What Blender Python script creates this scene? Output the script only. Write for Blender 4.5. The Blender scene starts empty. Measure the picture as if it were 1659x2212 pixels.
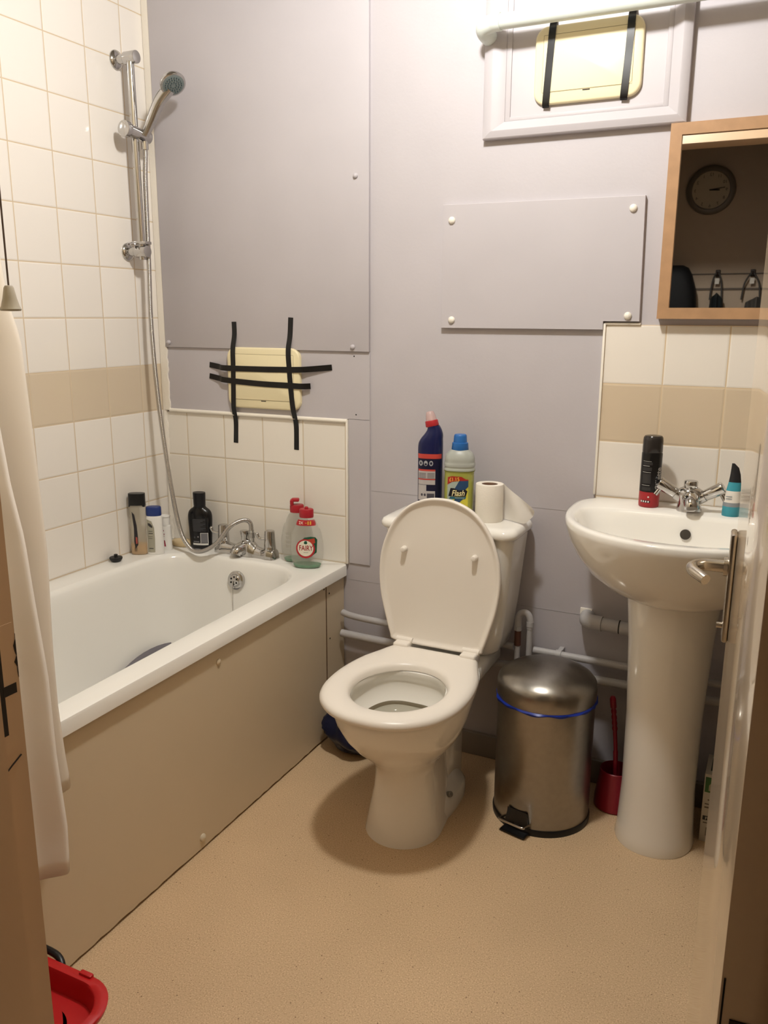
import bpy, bmesh, math, random
from mathutils import Vector, Matrix
from math import sin, cos, pi, radians as R
random.seed(7)
sc = bpy.context.scene
COL = sc.collection

# ------------------------------------------------------------------ camera, light, exposure
cd = bpy.data.cameras.new('camera'); cam = bpy.data.objects.new('camera', cd); COL.objects.link(cam)
cam.location = (1.90022666, -2.24373238, 1.31170864)
cam.rotation_mode = 'XYZ'
cam.rotation_euler = (1.34070720, -0.00417691, 0.44719577)
cd.sensor_fit = 'VERTICAL'; cd.sensor_height = 24.0; cd.lens = 24.0 * 1814.21660 / 2212.0
cd.clip_start = 0.02
sc.camera = cam
sc.view_settings.view_transform = 'Standard'; sc.view_settings.look = 'None'
sc.view_settings.exposure = 0.0; sc.view_settings.gamma = 1.0; sc.view_settings.use_curve_mapping = False
w = bpy.data.worlds.new('world'); sc.world = w; w.use_nodes = True
w.node_tree.nodes['Background'].inputs[0].default_value = (1.0, .85, .7, 1); w.node_tree.nodes['Background'].inputs[1].default_value = 0.02
LAMP = (1.25, -.88, 2.36)
ld = bpy.data.lights.new('bathroom_lamp', 'POINT'); ld.energy = 58.0; ld.color = (1.0, .985, .955); ld.shadow_soft_size = 0.06
lamp = bpy.data.objects.new('bathroom_lamp', ld); COL.objects.link(lamp); lamp.location = LAMP
CEIL = 2.46

# ------------------------------------------------------------------ materials
def srgb(h):
    c = [int(h[i:i+2], 16) / 255 for i in (0, 2, 4)]
    return tuple(x / 12.92 if x <= .04045 else ((x + .055) / 1.055) ** 2.4 for x in c) + (1,)
MATS = {}
def mat(name, col, rough=.5, metal=0, noise=0, nscale=20, bump=0, bscale=200, trans=0, ior=1.45, coat=0, alpha=1, spec=.5, transl=0, aniso=0):
    if name in MATS: return MATS[name]
    m = bpy.data.materials.new(name); m.use_nodes = True
    nt = m.node_tree; b = nt.nodes['Principled BSDF']
    c = srgb(col) if isinstance(col, str) else col
    b.inputs['Base Color'].default_value = c
    b.inputs['Roughness'].default_value = rough; b.inputs['Metallic'].default_value = metal
    b.inputs['Transmission Weight'].default_value = trans; b.inputs['IOR'].default_value = ior
    b.inputs['Coat Weight'].default_value = coat; b.inputs['Alpha'].default_value = alpha
    b.inputs['Specular IOR Level'].default_value = spec; b.inputs['Anisotropic'].default_value = aniso
    geo = None
    if noise or bump:
        geo = nt.nodes.new('ShaderNodeNewGeometry')
    if noise:
        n = nt.nodes.new('ShaderNodeTexNoise'); n.inputs['Scale'].default_value = nscale; n.inputs['Detail'].default_value = 5
        nt.links.new(geo.outputs['Position'], n.inputs['Vector'])
        mr = nt.nodes.new('ShaderNodeMapRange'); mr.inputs[1].default_value = .25; mr.inputs[2].default_value = .75
        mr.inputs[3].default_value = 1 - noise; mr.inputs[4].default_value = 1 + noise
        nt.links.new(n.outputs['Fac'], mr.inputs[0])
        mx = nt.nodes.new('ShaderNodeVectorMath'); mx.operation = 'SCALE'; mx.inputs[0].default_value = c[:3]
        nt.links.new(mr.outputs[0], mx.inputs['Scale']); nt.links.new(mx.outputs[0], b.inputs['Base Color'])
    if bump:
        n2 = nt.nodes.new('ShaderNodeTexNoise'); n2.inputs['Scale'].default_value = bscale; n2.inputs['Detail'].default_value = 3
        nt.links.new(geo.outputs['Position'], n2.inputs['Vector'])
        bp = nt.nodes.new('ShaderNodeBump'); bp.inputs['Strength'].default_value = bump; bp.inputs['Distance'].default_value = .002
        nt.links.new(n2.outputs['Fac'], bp.inputs['Height']); nt.links.new(bp.outputs[0], b.inputs['Normal'])
    if transl:
        t = nt.nodes.new('ShaderNodeBsdfTranslucent'); t.inputs[0].default_value = c
        ms = nt.nodes.new('ShaderNodeMixShader'); ms.inputs[0].default_value = transl
        nt.links.new(b.outputs[0], ms.inputs[1]); nt.links.new(t.outputs[0], ms.inputs[2])
        nt.links.new(ms.outputs[0], nt.nodes['Material Output'].inputs[0])
    MATS[name] = m
    return m

def tile_mat(name, ax, u0, v0, white, beige, b0, b1, grout, size=.15, gw=.0028):
    """square glazed tiles with grout; ax = horizontal world axis; a beige row between heights b0 and b1"""
    m = bpy.data.materials.new(name); m.use_nodes = True; nt = m.node_tree; N = nt.nodes; L = nt.links
    b = N['Principled BSDF']; g = N.new('ShaderNodeNewGeometry'); s = N.new('ShaderNodeSeparateXYZ'); L.new(g.outputs['Position'], s.inputs[0])
    def M(op, a, bb, c=None):
        n = N.new('ShaderNodeMath'); n.operation = op
        for i, x in enumerate((a, bb, c)):
            if x is None: continue
            if isinstance(x, (int, float)): n.inputs[i].default_value = x
            else: L.new(x, n.inputs[i])
        return n.outputs[0]
    def dist(sock, o):
        t = M('DIVIDE', M('SUBTRACT', sock, o), size)
        f = M('FRACT', t, None)
        return M('MULTIPLY', M('MINIMUM', f, M('SUBTRACT', 1.0, f)), size), M('FLOOR', t, None)
    du, iu = dist(s.outputs[ax], u0); dv, iv = dist(s.outputs[2], v0)
    d = M('MINIMUM', du, dv)
    mr = N.new('ShaderNodeMapRange'); mr.inputs[1].default_value = gw * .45; mr.inputs[2].default_value = gw * .75; L.new(d, mr.inputs[0])
    isb = M('MULTIPLY', M('GREATER_THAN', s.outputs[2], b0), M('LESS_THAN', s.outputs[2], b1))
    mx = N.new('ShaderNodeMix'); mx.data_type = 'RGBA'; L.new(isb, mx.inputs[0]); mx.inputs[6].default_value = srgb(white); mx.inputs[7].default_value = srgb(beige)
    # tiny tile to tile tone
    wn = N.new('ShaderNodeTexWhiteNoise'); wn.noise_dimensions = '2D'; cb = N.new('ShaderNodeCombineXYZ'); L.new(iu, cb.inputs[0]); L.new(iv, cb.inputs[1]); L.new(cb.outputs[0], wn.inputs['Vector'])
    sc_ = N.new('ShaderNodeVectorMath'); sc_.operation = 'SCALE'; L.new(mx.outputs[2], sc_.inputs[0]); L.new(M('MULTIPLY_ADD', wn.outputs['Value'], .04, .97), sc_.inputs['Scale'])
    m2 = N.new('ShaderNodeMix'); m2.data_type = 'RGBA'; L.new(mr.outputs[0], m2.inputs[0]); m2.inputs[6].default_value = srgb(grout); L.new(sc_.outputs[0], m2.inputs[7])
    L.new(m2.outputs[2], b.inputs['Base Color'])
    rr = N.new('ShaderNodeMapRange'); L.new(mr.outputs[0], rr.inputs[0]); rr.inputs[3].default_value = .8; rr.inputs[4].default_value = .12; L.new(rr.outputs[0], b.inputs['Roughness'])
    ns = N.new('ShaderNodeTexNoise'); ns.inputs['Scale'].default_value = 14; L.new(g.outputs['Position'], ns.inputs['Vector'])
    mb = N.new('ShaderNodeMapRange'); mb.inputs[1].default_value = 0; mb.inputs[2].default_value = .005; L.new(d, mb.inputs[0])
    bu = N.new('ShaderNodeBump'); bu.inputs['Strength'].default_value = .6; bu.inputs['Distance'].default_value = .0015
    L.new(M('ADD', mb.outputs[0], M('MULTIPLY', ns.outputs['Fac'], .5)), bu.inputs['Height']); L.new(bu.outputs[0], b.inputs['Normal'])
    return m

def floor_mat():
    m = bpy.data.materials.new('speckled_vinyl'); m.use_nodes = True; nt = m.node_tree; N = nt.nodes; L = nt.links
    b = N['Principled BSDF']; g = N.new('ShaderNodeNewGeometry')
    def noise(sc_, det=2):
        n = N.new('ShaderNodeTexNoise'); n.inputs['Scale'].default_value = sc_; n.inputs['Detail'].default_value = det; L.new(g.outputs['Position'], n.inputs['Vector']); return n.outputs['Fac']
    r = N.new('ShaderNodeValToRGB'); L.new(noise(330, 2), r.inputs[0])
    r.color_ramp.elements[0].position = .30; r.color_ramp.elements[0].color = srgb('B69470')
    r.color_ramp.elements[1].position = .42; r.color_ramp.elements[1].color = srgb('CFB18C')
    e = r.color_ramp.elements.new(.60); e.color = srgb('D8BB95'); e = r.color_ramp.elements.new(.72); e.color = srgb('EAD2AE')
    v = N.new('ShaderNodeTexVoronoi'); v.inputs['Scale'].default_value = 42; L.new(g.outputs['Position'], v.inputs['Vector'])
    lt = N.new('ShaderNodeMath'); lt.operation = 'LESS_THAN'; L.new(v.outputs['Distance'], lt.inputs[0]); lt.inputs[1].default_value = .062
    mx = N.new('ShaderNodeMix'); mx.data_type = 'RGBA'; L.new(lt.outputs[0], mx.inputs[0]); L.new(r.outputs[0], mx.inputs[6]); mx.inputs[7].default_value = srgb('8C6C50')
    n3 = N.new('ShaderNodeMapRange'); L.new(noise(4, 3), n3.inputs[0]); n3.inputs[1].default_value = .3; n3.inputs[2].default_value = .7; n3.inputs[3].default_value = .95; n3.inputs[4].default_value = 1.04
    s = N.new('ShaderNodeVectorMath'); s.operation = 'SCALE'; L.new(mx.outputs[2], s.inputs[0]); L.new(n3.outputs[0], s.inputs['Scale'])
    L.new(s.outputs[0], b.inputs['Base Color']); b.inputs['Roughness'].default_value = .55
    return m

WALLC = 'BFBABE'
M_wall = mat('grey_wall_paint', WALLC, .55, noise=.03, nscale=6, bump=.15, bscale=120)
M_panel = mat('grey_panel_paint', WALLC, .5, noise=.03, nscale=5, bump=.1, bscale=90)
M_cream = mat('cream_paint', 'D9CDB6', .35, noise=.02, nscale=8)
M_taupe = mat('taupe_wall_paint', '7E705E', .6)
M_ceil = mat('ceiling_darkened', '8F887A', .8)  # ceiling out of view, its colour darkened to cut bounced light
M_tileL = tile_mat('tiles_left', 1, -.102, 1.0, 'F0EAE2', 'D8C8B0', 1.0, 1.15, 'D6C3A6')
M_tileB = tile_mat('tiles_back', 0, .0955, 1.0, 'EFE9DF', 'EFE9DF', 5, 6, 'D3C4AA')
M_tileR = tile_mat('tiles_basin', 0, 1.458, 1.2907, 'F0E9DF', 'D8C6AC', .9907, 1.1407, 'D9C4A4')
M_floor = floor_mat()
M_white = mat('white_ceramic', 'F4F1EA', .08, coat=.3)
M_tub = mat('white_enamel', 'F3F1EB', .1, coat=.3)
M_seat = mat('white_plastic', 'F1EAE0', .3)
M_chrome = mat('chrome', (.55, .54, .53, 1), .10, 1)
M_hose = mat('hose_metal', (.52, .50, .48, 1), .25, 1)
M_steel = mat('brushed_steel', (.33, .31, .28, 1), .30, 1, noise=.06, nscale=60)
M_trim = mat('white_trim', 'F2ECE0', .4)
M_seal = mat('sealant', 'EFE8DC', .5, bump=.5, bscale=60)
M_black = mat('black_plastic', '101012', .35)
M_tape = mat('black_tape', '0B0B0D', .28)
M_vent = mat('ivory_plastic', 'EFE3BC', .35)
M_line = mat('dark_gap', '3A332B', .8)
M_pipe = mat('painted_pipe', 'B9B6B6', .45, bump=.3, bscale=150)
M_pipew = mat('white_pipe', 'D9E0DA', .4)
M_wood = mat('light_oak', 'B08A66', .45, noise=.10, nscale=30)
M_panelb = mat('bath_panel_board', 'D4C4A8', .45, noise=.02, nscale=3)
M_dark = mat('dark_shadowed_hole', '17120E', .8)

# ------------------------------------------------------------------ geometry helpers: every shape is (verts, faces) in world coordinates
def merge(*gs):
    V = []; F = []
    for v, f in gs:
        o = len(V); V += list(v); F += [tuple(i + o for i in q) for q in f]
    return V, F
def from_bm(bm):
    bm.verts.ensure_lookup_table(); bm.verts.index_update()
    r = ([tuple(v.co) for v in bm.verts], [tuple(v.index for v in f.verts) for f in bm.faces]); bm.free(); return r
def xf(g, loc=(0, 0, 0), rz=0, M=None, s=None):
    v, f = g
    T = Matrix.Translation(loc) @ Matrix.Rotation(rz, 4, 'Z')
    if M is not None: T = T @ M
    if s: T = T @ Matrix.Diagonal((*s, 1))
    return [tuple(T @ Vector(p)) for p in v], f
def box(x0, x1, y0, y1, z0, z1, bev=0, seg=2):
    bm = bmesh.new(); bmesh.ops.create_cube(bm, size=1)
    for v in bm.verts:
        v.co = Vector(((x0 + x1) / 2 + v.co.x * (x1 - x0), (y0 + y1) / 2 + v.co.y * (y1 - y0), (z0 + z1) / 2 + v.co.z * (z1 - z0)))
    if bev: bmesh.ops.bevel(bm, geom=bm.edges[:], offset=bev, segments=seg, profile=.5, affect='EDGES')
    return from_bm(bm)
def loft(rings, cap0=True, cap1=True, closed=True):
    V = []; F = []; n = len(rings[0])
    for r in rings: V += [tuple(p) for p in r]
    for i in range(len(rings) - 1):
        for j in range(n if closed else n - 1):
            k = (j + 1) % n; F.append((i*n + j, i*n + k, (i+1)*n + k, (i+1)*n + j))
    if cap0: F.append(tuple(range(n))[::-1])
    if cap1: F.append(tuple(range((len(rings)-1)*n, len(rings)*n)))
    return V, F
def frame_of(d):
    d = Vector(d).normalized(); a = Vector((0, 0, 1)) if abs(d.z) < .9 else Vector((1, 0, 0))
    u = d.cross(a).normalized(); return u, d.cross(u)
def cyl(p0, p1, r0, r1=None, n=24, bev=0):
    r1 = r0 if r1 is None else r1; p0 = Vector(p0); p1 = Vector(p1); d = p1 - p0; u, v = frame_of(d); Ln = d.length; dn = d.normalized()
    st = [(0, r0), (1, r1)]
    if bev:
        t = bev / Ln; st = [(0, r0 - bev), (t*.3, r0 - bev*.3), (t, r0), (1 - t, r1), (1 - t*.3, r1 - bev*.3), (1, r1 - bev)]
    return loft([[p0 + d*t + (u*cos(2*pi*k/n) + v*sin(2*pi*k/n))*r for k in range(n)] for t, r in st])
def catmull(P, n=8, closed=False):
    P = [Vector(p) for p in P]; out = []
    m = len(P); rng = range(m if closed else m - 1)
    for i in rng:
        if closed: a, b, c, d = P[(i-1) % m], P[i], P[(i+1) % m], P[(i+2) % m]
        else: a, b, c, d = P[max(i-1, 0)], P[i], P[i+1], P[min(i+2, m-1)]
        for k in range(n):
            t = k / n
            out.append(.5*((2*b) + (c-a)*t + (2*a-5*b+4*c-d)*t*t + (3*b-a-3*c+d)*t**3))
    if not closed: out.append(P[-1])
    return out
def tube(path, r, n=14, rf=None, cap=True):
    P = [Vector(p) for p in path]; rings = []; u, v = frame_of(P[1] - P[0])
    for i, p in enumerate(P):
        d = (P[min(i+1, len(P)-1)] - P[max(i-1, 0)]).normalized()
        u = (u - d*u.dot(d)).normalized(); v = d.cross(u)
        rr = rf(i / (len(P)-1)) if rf else r
        rings.append([p + (u*cos(2*pi*k/n) + v*sin(2*pi*k/n))*rr for k in range(n)])
    return loft(rings, cap, cap)
def lathe(prof, c=(0, 0, 0), n=36, sx=1, sy=1, axis=None):
    rings = [[(r*sx*cos(2*pi*k/n), r*sy*sin(2*pi*k/n), z) for k in range(n)] for z, r in prof]
    g = loft(rings)
    if axis is not None:
        q = Vector((0, 0, 1)).rotation_difference(Vector(axis).normalized()).to_matrix().to_4x4()
        return xf(g, c, 0, q)
    return xf(g, c)
def sup(rx, ry, n=2.0, N=48, cx=0, cy=0, z=0):
    o = []
    for k in range(N):
        t = 2*pi*k/N; c_, s_ = cos(t), sin(t)
        o.append((cx + rx*math.copysign(abs(c_)**(2/n), c_), cy + ry*math.copysign(abs(s_)**(2/n), s_), z))
    return o
def rrect(x0, x1, y0, y1, r, z=0, k=8):
    o = []
    for cx, cy, a in ((x1-r, y1-r, 0), (x0+r, y1-r, 90), (x0+r, y0+r, 180), (x1-r, y0+r, 270)):
        for i in range(k+1):
            t = R(a + 90*i/k); o.append((cx + r*cos(t), cy + r*sin(t), z))
    return o
def plate(outline, axis, lo, hi, bev=0):
    """extrude a 2D outline (u,v) along an axis: 'y' maps (u,v)->(x,z), 'x' -> (y,z), 'z' -> (x,y). lo = back, hi = front, bevel at the front"""
    def P(u, v, w):
        return {'y': (u, w, v), 'x': (w, u, v), 'z': (u, v, w)}[axis]
    cu = sum(p[0] for p in outline)/len(outline); cv = sum(p[1] for p in outline)/len(outline)
    mu = max(abs(p[0]-cu) for p in outline); mv = max(abs(p[1]-cv) for p in outline)
    def off(p, d): return (cu + (p[0]-cu)*(1 - d/mu), cv + (p[1]-cv)*(1 - d/mv))
    s = 1 if hi > lo else -1
    lv = [(lo, 0)] + ([(hi - s*bev, 0), (hi - s*bev*.3, bev*.3), (hi, bev)] if bev else [(hi, 0)])
    return loft([[P(*off(p, d), w_) for p in outline] for w_, d in lv])
def sphere(c, r, n=16, sx=1, sy=1, sz=1):
    return lathe([(-r*sz*cos(pi*i/n), r*max(sin(pi*i/n), .001)) for i in range(n+1)], c, n*2, sx, sy)

def mesh(name, g, m, smooth=True, ang=40):
    V, F = g; me = bpy.data.meshes.new(name); me.from_pydata(V, [], F); me.validate(); me.update()
    bm = bmesh.new(); bm.from_mesh(me); bmesh.ops.recalc_face_normals(bm, faces=bm.faces[:])
    for e in bm.edges:
        if len(e.link_faces) == 2 and e.calc_face_angle(0) > R(ang): e.smooth = False
    for f in bm.faces: f.smooth = smooth
    bm.to_mesh(me); bm.free()
    for x in (m if isinstance(m, (list, tuple)) else [m]): me.materials.append(x)
    return me
def root(name, loc, label, cat, group=None):
    o = bpy.data.objects.new(name, None); COL.objects.link(o); o.location = loc; o['label'] = label; o['category'] = cat
    o.empty_display_size = .02
    if group: o['group'] = group
    return o
def wloc(o):
    v = Vector((0, 0, 0))
    while o: v += o.location; o = o.parent
    return v
def part(name, g, m, parent, label=None, ang=40, smooth=True):
    L_ = wloc(parent); V, F = g
    me = mesh(name, ([tuple(Vector(p) - L_) for p in V], F), m, smooth, ang)
    o = bpy.data.objects.new(name, me); COL.objects.link(o); o.parent = parent
    if label: o['label'] = label
    return o
def solo(name, g, m, label=None, cat=None, group=None, kind=None, ang=40, smooth=True):
    V, F = g
    xs = [p[0] for p in V]; ys = [p[1] for p in V]; z0 = min(p[2] for p in V)
    L_ = Vector(((min(xs)+max(xs))/2, (min(ys)+max(ys))/2, z0))
    o = bpy.data.objects.new(name, mesh(name, ([tuple(Vector(p) - L_) for p in V], F), m, smooth, ang)); COL.objects.link(o); o.location = L_
    if label: o['label'] = label
    if cat: o['category'] = cat
    if group: o['group'] = group
    if kind: o['kind'] = kind
    return o
def struct(name, g, m, **k): return solo(name, g, m, kind='structure', **k)

def text2d(s, h, bold=0.0, align='CENTER', shear=0, sx=1.0):
    """flat letters as (verts2d, faces), cap height about h"""
    c = bpy.data.curves.new('lettering', 'FONT'); c.body = s; c.size = h*1.38; c.align_x = align; c.shear = shear; c.offset = bold*h; c.resolution_u = 3
    o = bpy.data.objects.new('lettering', c); COL.objects.link(o)
    dg = bpy.context.evaluated_depsgraph_get(); dg.update()
    me = bpy.data.meshes.new_from_object(o.evaluated_get(dg))
    V = [(v.co.x*sx, v.co.y - h/2) for v in me.vertices]; F = [tuple(p.vertices) for p in me.polygons]
    bpy.data.objects.remove(o); bpy.data.curves.remove(c); bpy.data.meshes.remove(me)
    return V, F
def poly2d(pts, cuts=3):
    bm = bmesh.new(); vs = [bm.verts.new((p[0], p[1], 0)) for p in pts]; f = bm.faces.new(vs)
    bmesh.ops.triangulate(bm, faces=[f])
    if cuts: bmesh.ops.subdivide_edges(bm, edges=bm.edges[:], cuts=cuts, use_grid_fill=True)
    V, F = from_bm(bm); return [(p[0], p[1]) for p in V], F
def rect2d(u0, u1, v0, v1, n=10, m=3):
    V = [(u0 + (u1-u0)*i/n, v0 + (v1-v0)*j/m) for j in range(m+1) for i in range(n+1)]
    F = [(j*(n+1)+i, j*(n+1)+i+1, (j+1)*(n+1)+i+1, (j+1)*(n+1)+i) for j in range(m) for i in range(n)]
    return V, F
def ell2d(cu, cv, a, b, n=28, rings=4):
    V = [(cu, cv)]; F = []
    for r in range(1, rings+1):
        V += [(cu + a*r/rings*cos(2*pi*k/n), cv + b*r/rings*sin(2*pi*k/n)) for k in range(n)]
    for k in range(n):
        F.append((0, 1+k, 1+(k+1) % n))
        for r in range(rings-1):
            o = 1 + r*n; F.append((o+k, o+(k+1) % n, o+n+(k+1) % n, o+n+k))
    return V, F
def shift2(g, du, dv, rot=0):
    c_, s_ = cos(rot), sin(rot)
    return [(u*c_ - v*s_ + du, u*s_ + v*c_ + dv) for u, v in g[0]], g[1]
def wrap(g, fn, eps): return [fn(u, v, eps) for u, v in g[0]], g[1]

class Bottle:
    """lofted container: profile of (z, rx, ry, cx) with superellipse sections, standing at loc turned by rz, tilted by lean"""
    def __init__(s, prof, n, loc, rz, lean=None):
        s.prof = [p if len(p) == 4 else (*p, 0) for p in prof]; s.n = n; s.loc = loc; s.rz = rz
        s.T = Matrix.Translation(loc) @ Matrix.Rotation(rz, 4, 'Z')
        if lean: s.T = s.T @ Matrix.Rotation(lean[1], 4, lean[0])
    def body(s, z0=None, z1=None, shrink=0, cap=True, sub=5):
        pr = [Vector(p) for p in s.prof]; P = catmull(pr, sub) if sub > 1 else pr
        zs = sorted(P, key=lambda p: p[0])
        if z0 is not None or z1 is not None:
            a = z0 if z0 is not None else zs[0][0]; b = z1 if z1 is not None else zs[-1][0]
            zs = [s.at(a)] + [p for p in zs if a + 1e-5 < p[0] < b - 1e-5] + [s.at(b)]
        rings = [[s.T @ Vector(q) for q in sup(max(p[1]-shrink, .0005), max(p[2]-shrink, .0005), s.n, 56, p[3] if len(p) > 3 else 0, 0, p[0])] for p in zs]
        return loft([[tuple(q) for q in r] for r in rings], cap, cap)
    def at(s, z):
        P = s.prof
        for a, b in zip(P, P[1:]):
            if a[0] <= z <= b[0]:
                t = (z - a[0]) / max(b[0]-a[0], 1e-9); return (z, a[1]+(b[1]-a[1])*t, a[2]+(b[2]-a[2])*t, a[3]+(b[3]-a[3])*t)
        return P[-1] if z > P[-1][0] else P[0]
    def at_s(s, z):
        if not hasattr(s, 'cc'): s.cc = sorted([tuple(p) for p in catmull([Vector(p) for p in s.prof], 5)], key=lambda p: p[0])
        P = s.cc
        for a, b in zip(P, P[1:]):
            if a[0] <= z <= b[0]:
                t = (z - a[0]) / max(b[0]-a[0], 1e-9); return [a[i]+(b[i]-a[i])*t for i in range(4)]
        return P[-1]
    def surf(s, u, v, eps):
        """u along the front (local -y side), v height"""
        _, rx, ry, cx = s.at_s(v); uu = max(-.985, min(.985, u/rx)); y = -(ry)*(1-abs(uu)**s.n)**(1/s.n) - eps
        return tuple(s.T @ Vector((cx + uu*rx, y, v)))
class RoundB(Bottle):
    def surf(s, u, v, eps):
        _, rx, ry, cx = s.at_s(v); x = sin(max(-1.5, min(1.5, u/rx)))
        return tuple(s.T @ Vector((cx + (rx+eps*abs(x))*x, -(ry+eps)*(1-abs(x)**s.n)**(1/s.n), v)))

# ================================================================== ROOM SHELL
struct('floor', box(-.1, 3.0, -2.9, .1, -.05, 0), M_floor)
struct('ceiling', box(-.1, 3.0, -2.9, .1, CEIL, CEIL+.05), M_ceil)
struct('wall_back', box(-.1, 2.15, .003, .1, 0, CEIL), M_wall)
struct('wall_left', box(-.1, 0, -1.8, .003, 0, CEIL), M_tileL)
struct('wall_right', box(2.05, 2.15, -1.8, .003, 0, CEIL), mat('taupe_wall_paint', '7E705E', .6))
struct('wall_front', merge(box(0, 1.182, -1.80, -1.68, 0, CEIL), box(1.966, 2.05, -1.80, -1.70, 0, CEIL), box(1.182, 1.966, -1.80, -1.70, 2.047, CEIL)), mat('beige_wall_paint', 'C2B496', .6))
struct('wall_hall', box(-.1, 3.0, -2.9, -2.80, 0, CEIL), mat('hall_wall_paint', 'B9A58E', .7))
struct('wall_hall_left', box(-.1, .0, -2.8, -1.8, 0, CEIL), MATS['hall_wall_paint'])
struct('wall_hall_right', box(2.9, 3.0, -2.8, -1.7, 0, CEIL), MATS['hall_wall_paint'])
struct('wall_hall_side', box(2.15, 2.9, -1.8, -1.7, 0, CEIL), MATS['hall_wall_paint'])

# tiles on the back wall beside the bath, and behind the basin
t = struct('wall_back_tiles', box(0.0, .70, 0, .006, .547, .993), M_tileB)
t = struct('wall_basin_tiles', box(1.458, 2.05, 0, .006, .80, 1.2907), M_tileR)
struct('trim_1', merge(tube([(.03, -.003, .999), (.703, -.003, .999)], .0065, 10)), M_trim)
struct('trim_2', merge(box(.700, .7055, -.008, .008, .55, 1.003, .001)), M_trim)
struct('trim_3', merge(box(1.4525, 1.4585, -.006, .008, .845, 1.294, .001), box(1.455, 1.545, -.005, .008, 1.2907, 1.2955, .001)), M_trim)
# ragged corner sealant strip
def rag(xw, z0, z1, n=80, th=.006, seed=1):
    rnd = random.Random(seed); V = []; F = []
    for i in range(n+1):
        z = z0 + (z1-z0)*i/n; r = xw + rnd.uniform(-.0028, .0028)
        V += [(.0, .001, z), (.002, -.006, z), (r*.5, -.0075, z), (r, -th, z), (r+.0015, .004, z)]
    for i in range(n):
        for j in range(4): a = i*5+j; F.append((a, a+1, a+6, a+5))
    return V, F
struct('trim_4', rag(.030, .999, CEIL, 110), M_seal)
struct('trim_5', rag(.014, .549, .999, 40, .004, 3), M_seal)

# baseboards
M_skirt = mat('dark_skirting', '8D8378', .5)
struct('baseboard_back', box(.70, 2.05, -.014, .004, 0, .072, .003), M_skirt)
struct('baseboard_right', box(2.036, 2.05, -1.69, -.02, 0, .072, .003), M_skirt)
# faint board joints in the painted wall
struct('trim_6', merge(box(.782, 1.458, .0024, .004, .790, .7912), box(.705, 2.0, .0024, .004, .497, .4982)), mat('joint_line', 'B0ACAF', .6))

# ================================================================== PAINTED PANELS ON THE WALL
def screwcap(x, z, y, parent, r=.0085):
    part('screw_cap', lathe([(0, r), (.003, r), (.006, r*.8), (.008, r*.35), (.0083, .0005)], (x, y, z), 18, axis=(0, -1, 0)), M_trim if r > .009 else M_panel, parent)
p = root('wall_panel', (.407, 0, 1.205), 'large grey painted board above the bath, reaching up beside the tiled wall', 'wall panel')
# bottom edge bows off slightly; a thin slab
part('board', box(.028, .779, -.0085, .003, 1.207, CEIL-.002, .0012), M_panel, p)
for x, z in ((.044, 1.222), (.727, 1.220), (.738, 1.694)): screwcap(x, z, -.0085, p, .0075)
p = root('wall_panel', (.407, 0, .555), 'low grey painted board behind the bath tiles, under the large grey board', 'wall panel')
part('board', merge(box(.026, .779, -.0012, .0028, 1.005, 1.2065), box(.707, .779, -.0012, .0028, .553, 1.006)), M_panel, p)
for x, z in ((.727, 1.205-.012), (.733, 1.02)): part('screw_hole', cyl((x, -.0012, z), (x, -.0016, z), .0022, n=10), M_dark, p)
p = root('wall_panel', (1.27, 0, 1.276), 'grey rectangular access board with four white screw caps, left of the mirror', 'wall panel')
out = [(1.005, 1.278), (1.452, 1.278), (1.452, 1.299), (1.542, 1.299), (1.536, 1.60), (1.006, 1.603)]
part('board', plate(out, 'y', .003, -.0105, .001), M_panel, p, ang=20)
for x, z in ((1.032, 1.562), (1.509, 1.571), (1.037, 1.300), (1.513, 1.313)): screwcap(x, z, -.0105, p, .0095)

# boxed hatch frame around the high vent
p = root('hatch_frame', (1.365, 0, 1.757), 'grey painted mitred moulding framing the high vent', 'frame')
zT = CEIL - .02
def mould(o0, o1, i0, i1):  # one mitred length between outer corners o and inner corners i in (x,z)
    prof = [(0, .003), (0, -.017), (.06, -.0195), (.40, -.0245), (.46, -.0245), (.97, -.0115), (1, -.0105), (1, .003)]
    def P(a, b, t, y): return (a[0]+(b[0]-a[0])*t, y, a[1]+(b[1]-a[1])*t)
    return loft([[P(o0, i0, t_, y_) for t_, y_ in prof], [P(o1, i1, t_, y_) for t_, y_ in prof]])
xo0, xo1, zo = 1.114, 1.617, 1.757; xi0, xi1, zi = 1.170, 1.573, 1.797
part('moulding', mould((xo0, zo), (xo1, zo), (xi0, zi), (xi1, zi)), M_panel, p, ang=25)
part('moulding', mould((xo0, zo), (xo0, zT), (xi0, zi), (xi0, zT)), M_panel, p, ang=25)
part('moulding', mould((xo1, zo), (xo1, zT), (xi1, zi), (xi1, zT)), M_panel, p, ang=25)
part('hatch_board', box(xi0-.004, xi1+.004, -.006, .003, zi-.004, zT), M_panel, p)
part('bead', merge(box(xi0, xi0+.014, -.0105, -.005, zi, zT, .0015), box(xi1-.012, xi1, -.0105, -.005, zi, zT, .0015), box(xi0+.012, xi1-.010, -.0100, -.005, zi, zi+.010, .0015)), M_panel, p)

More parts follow.
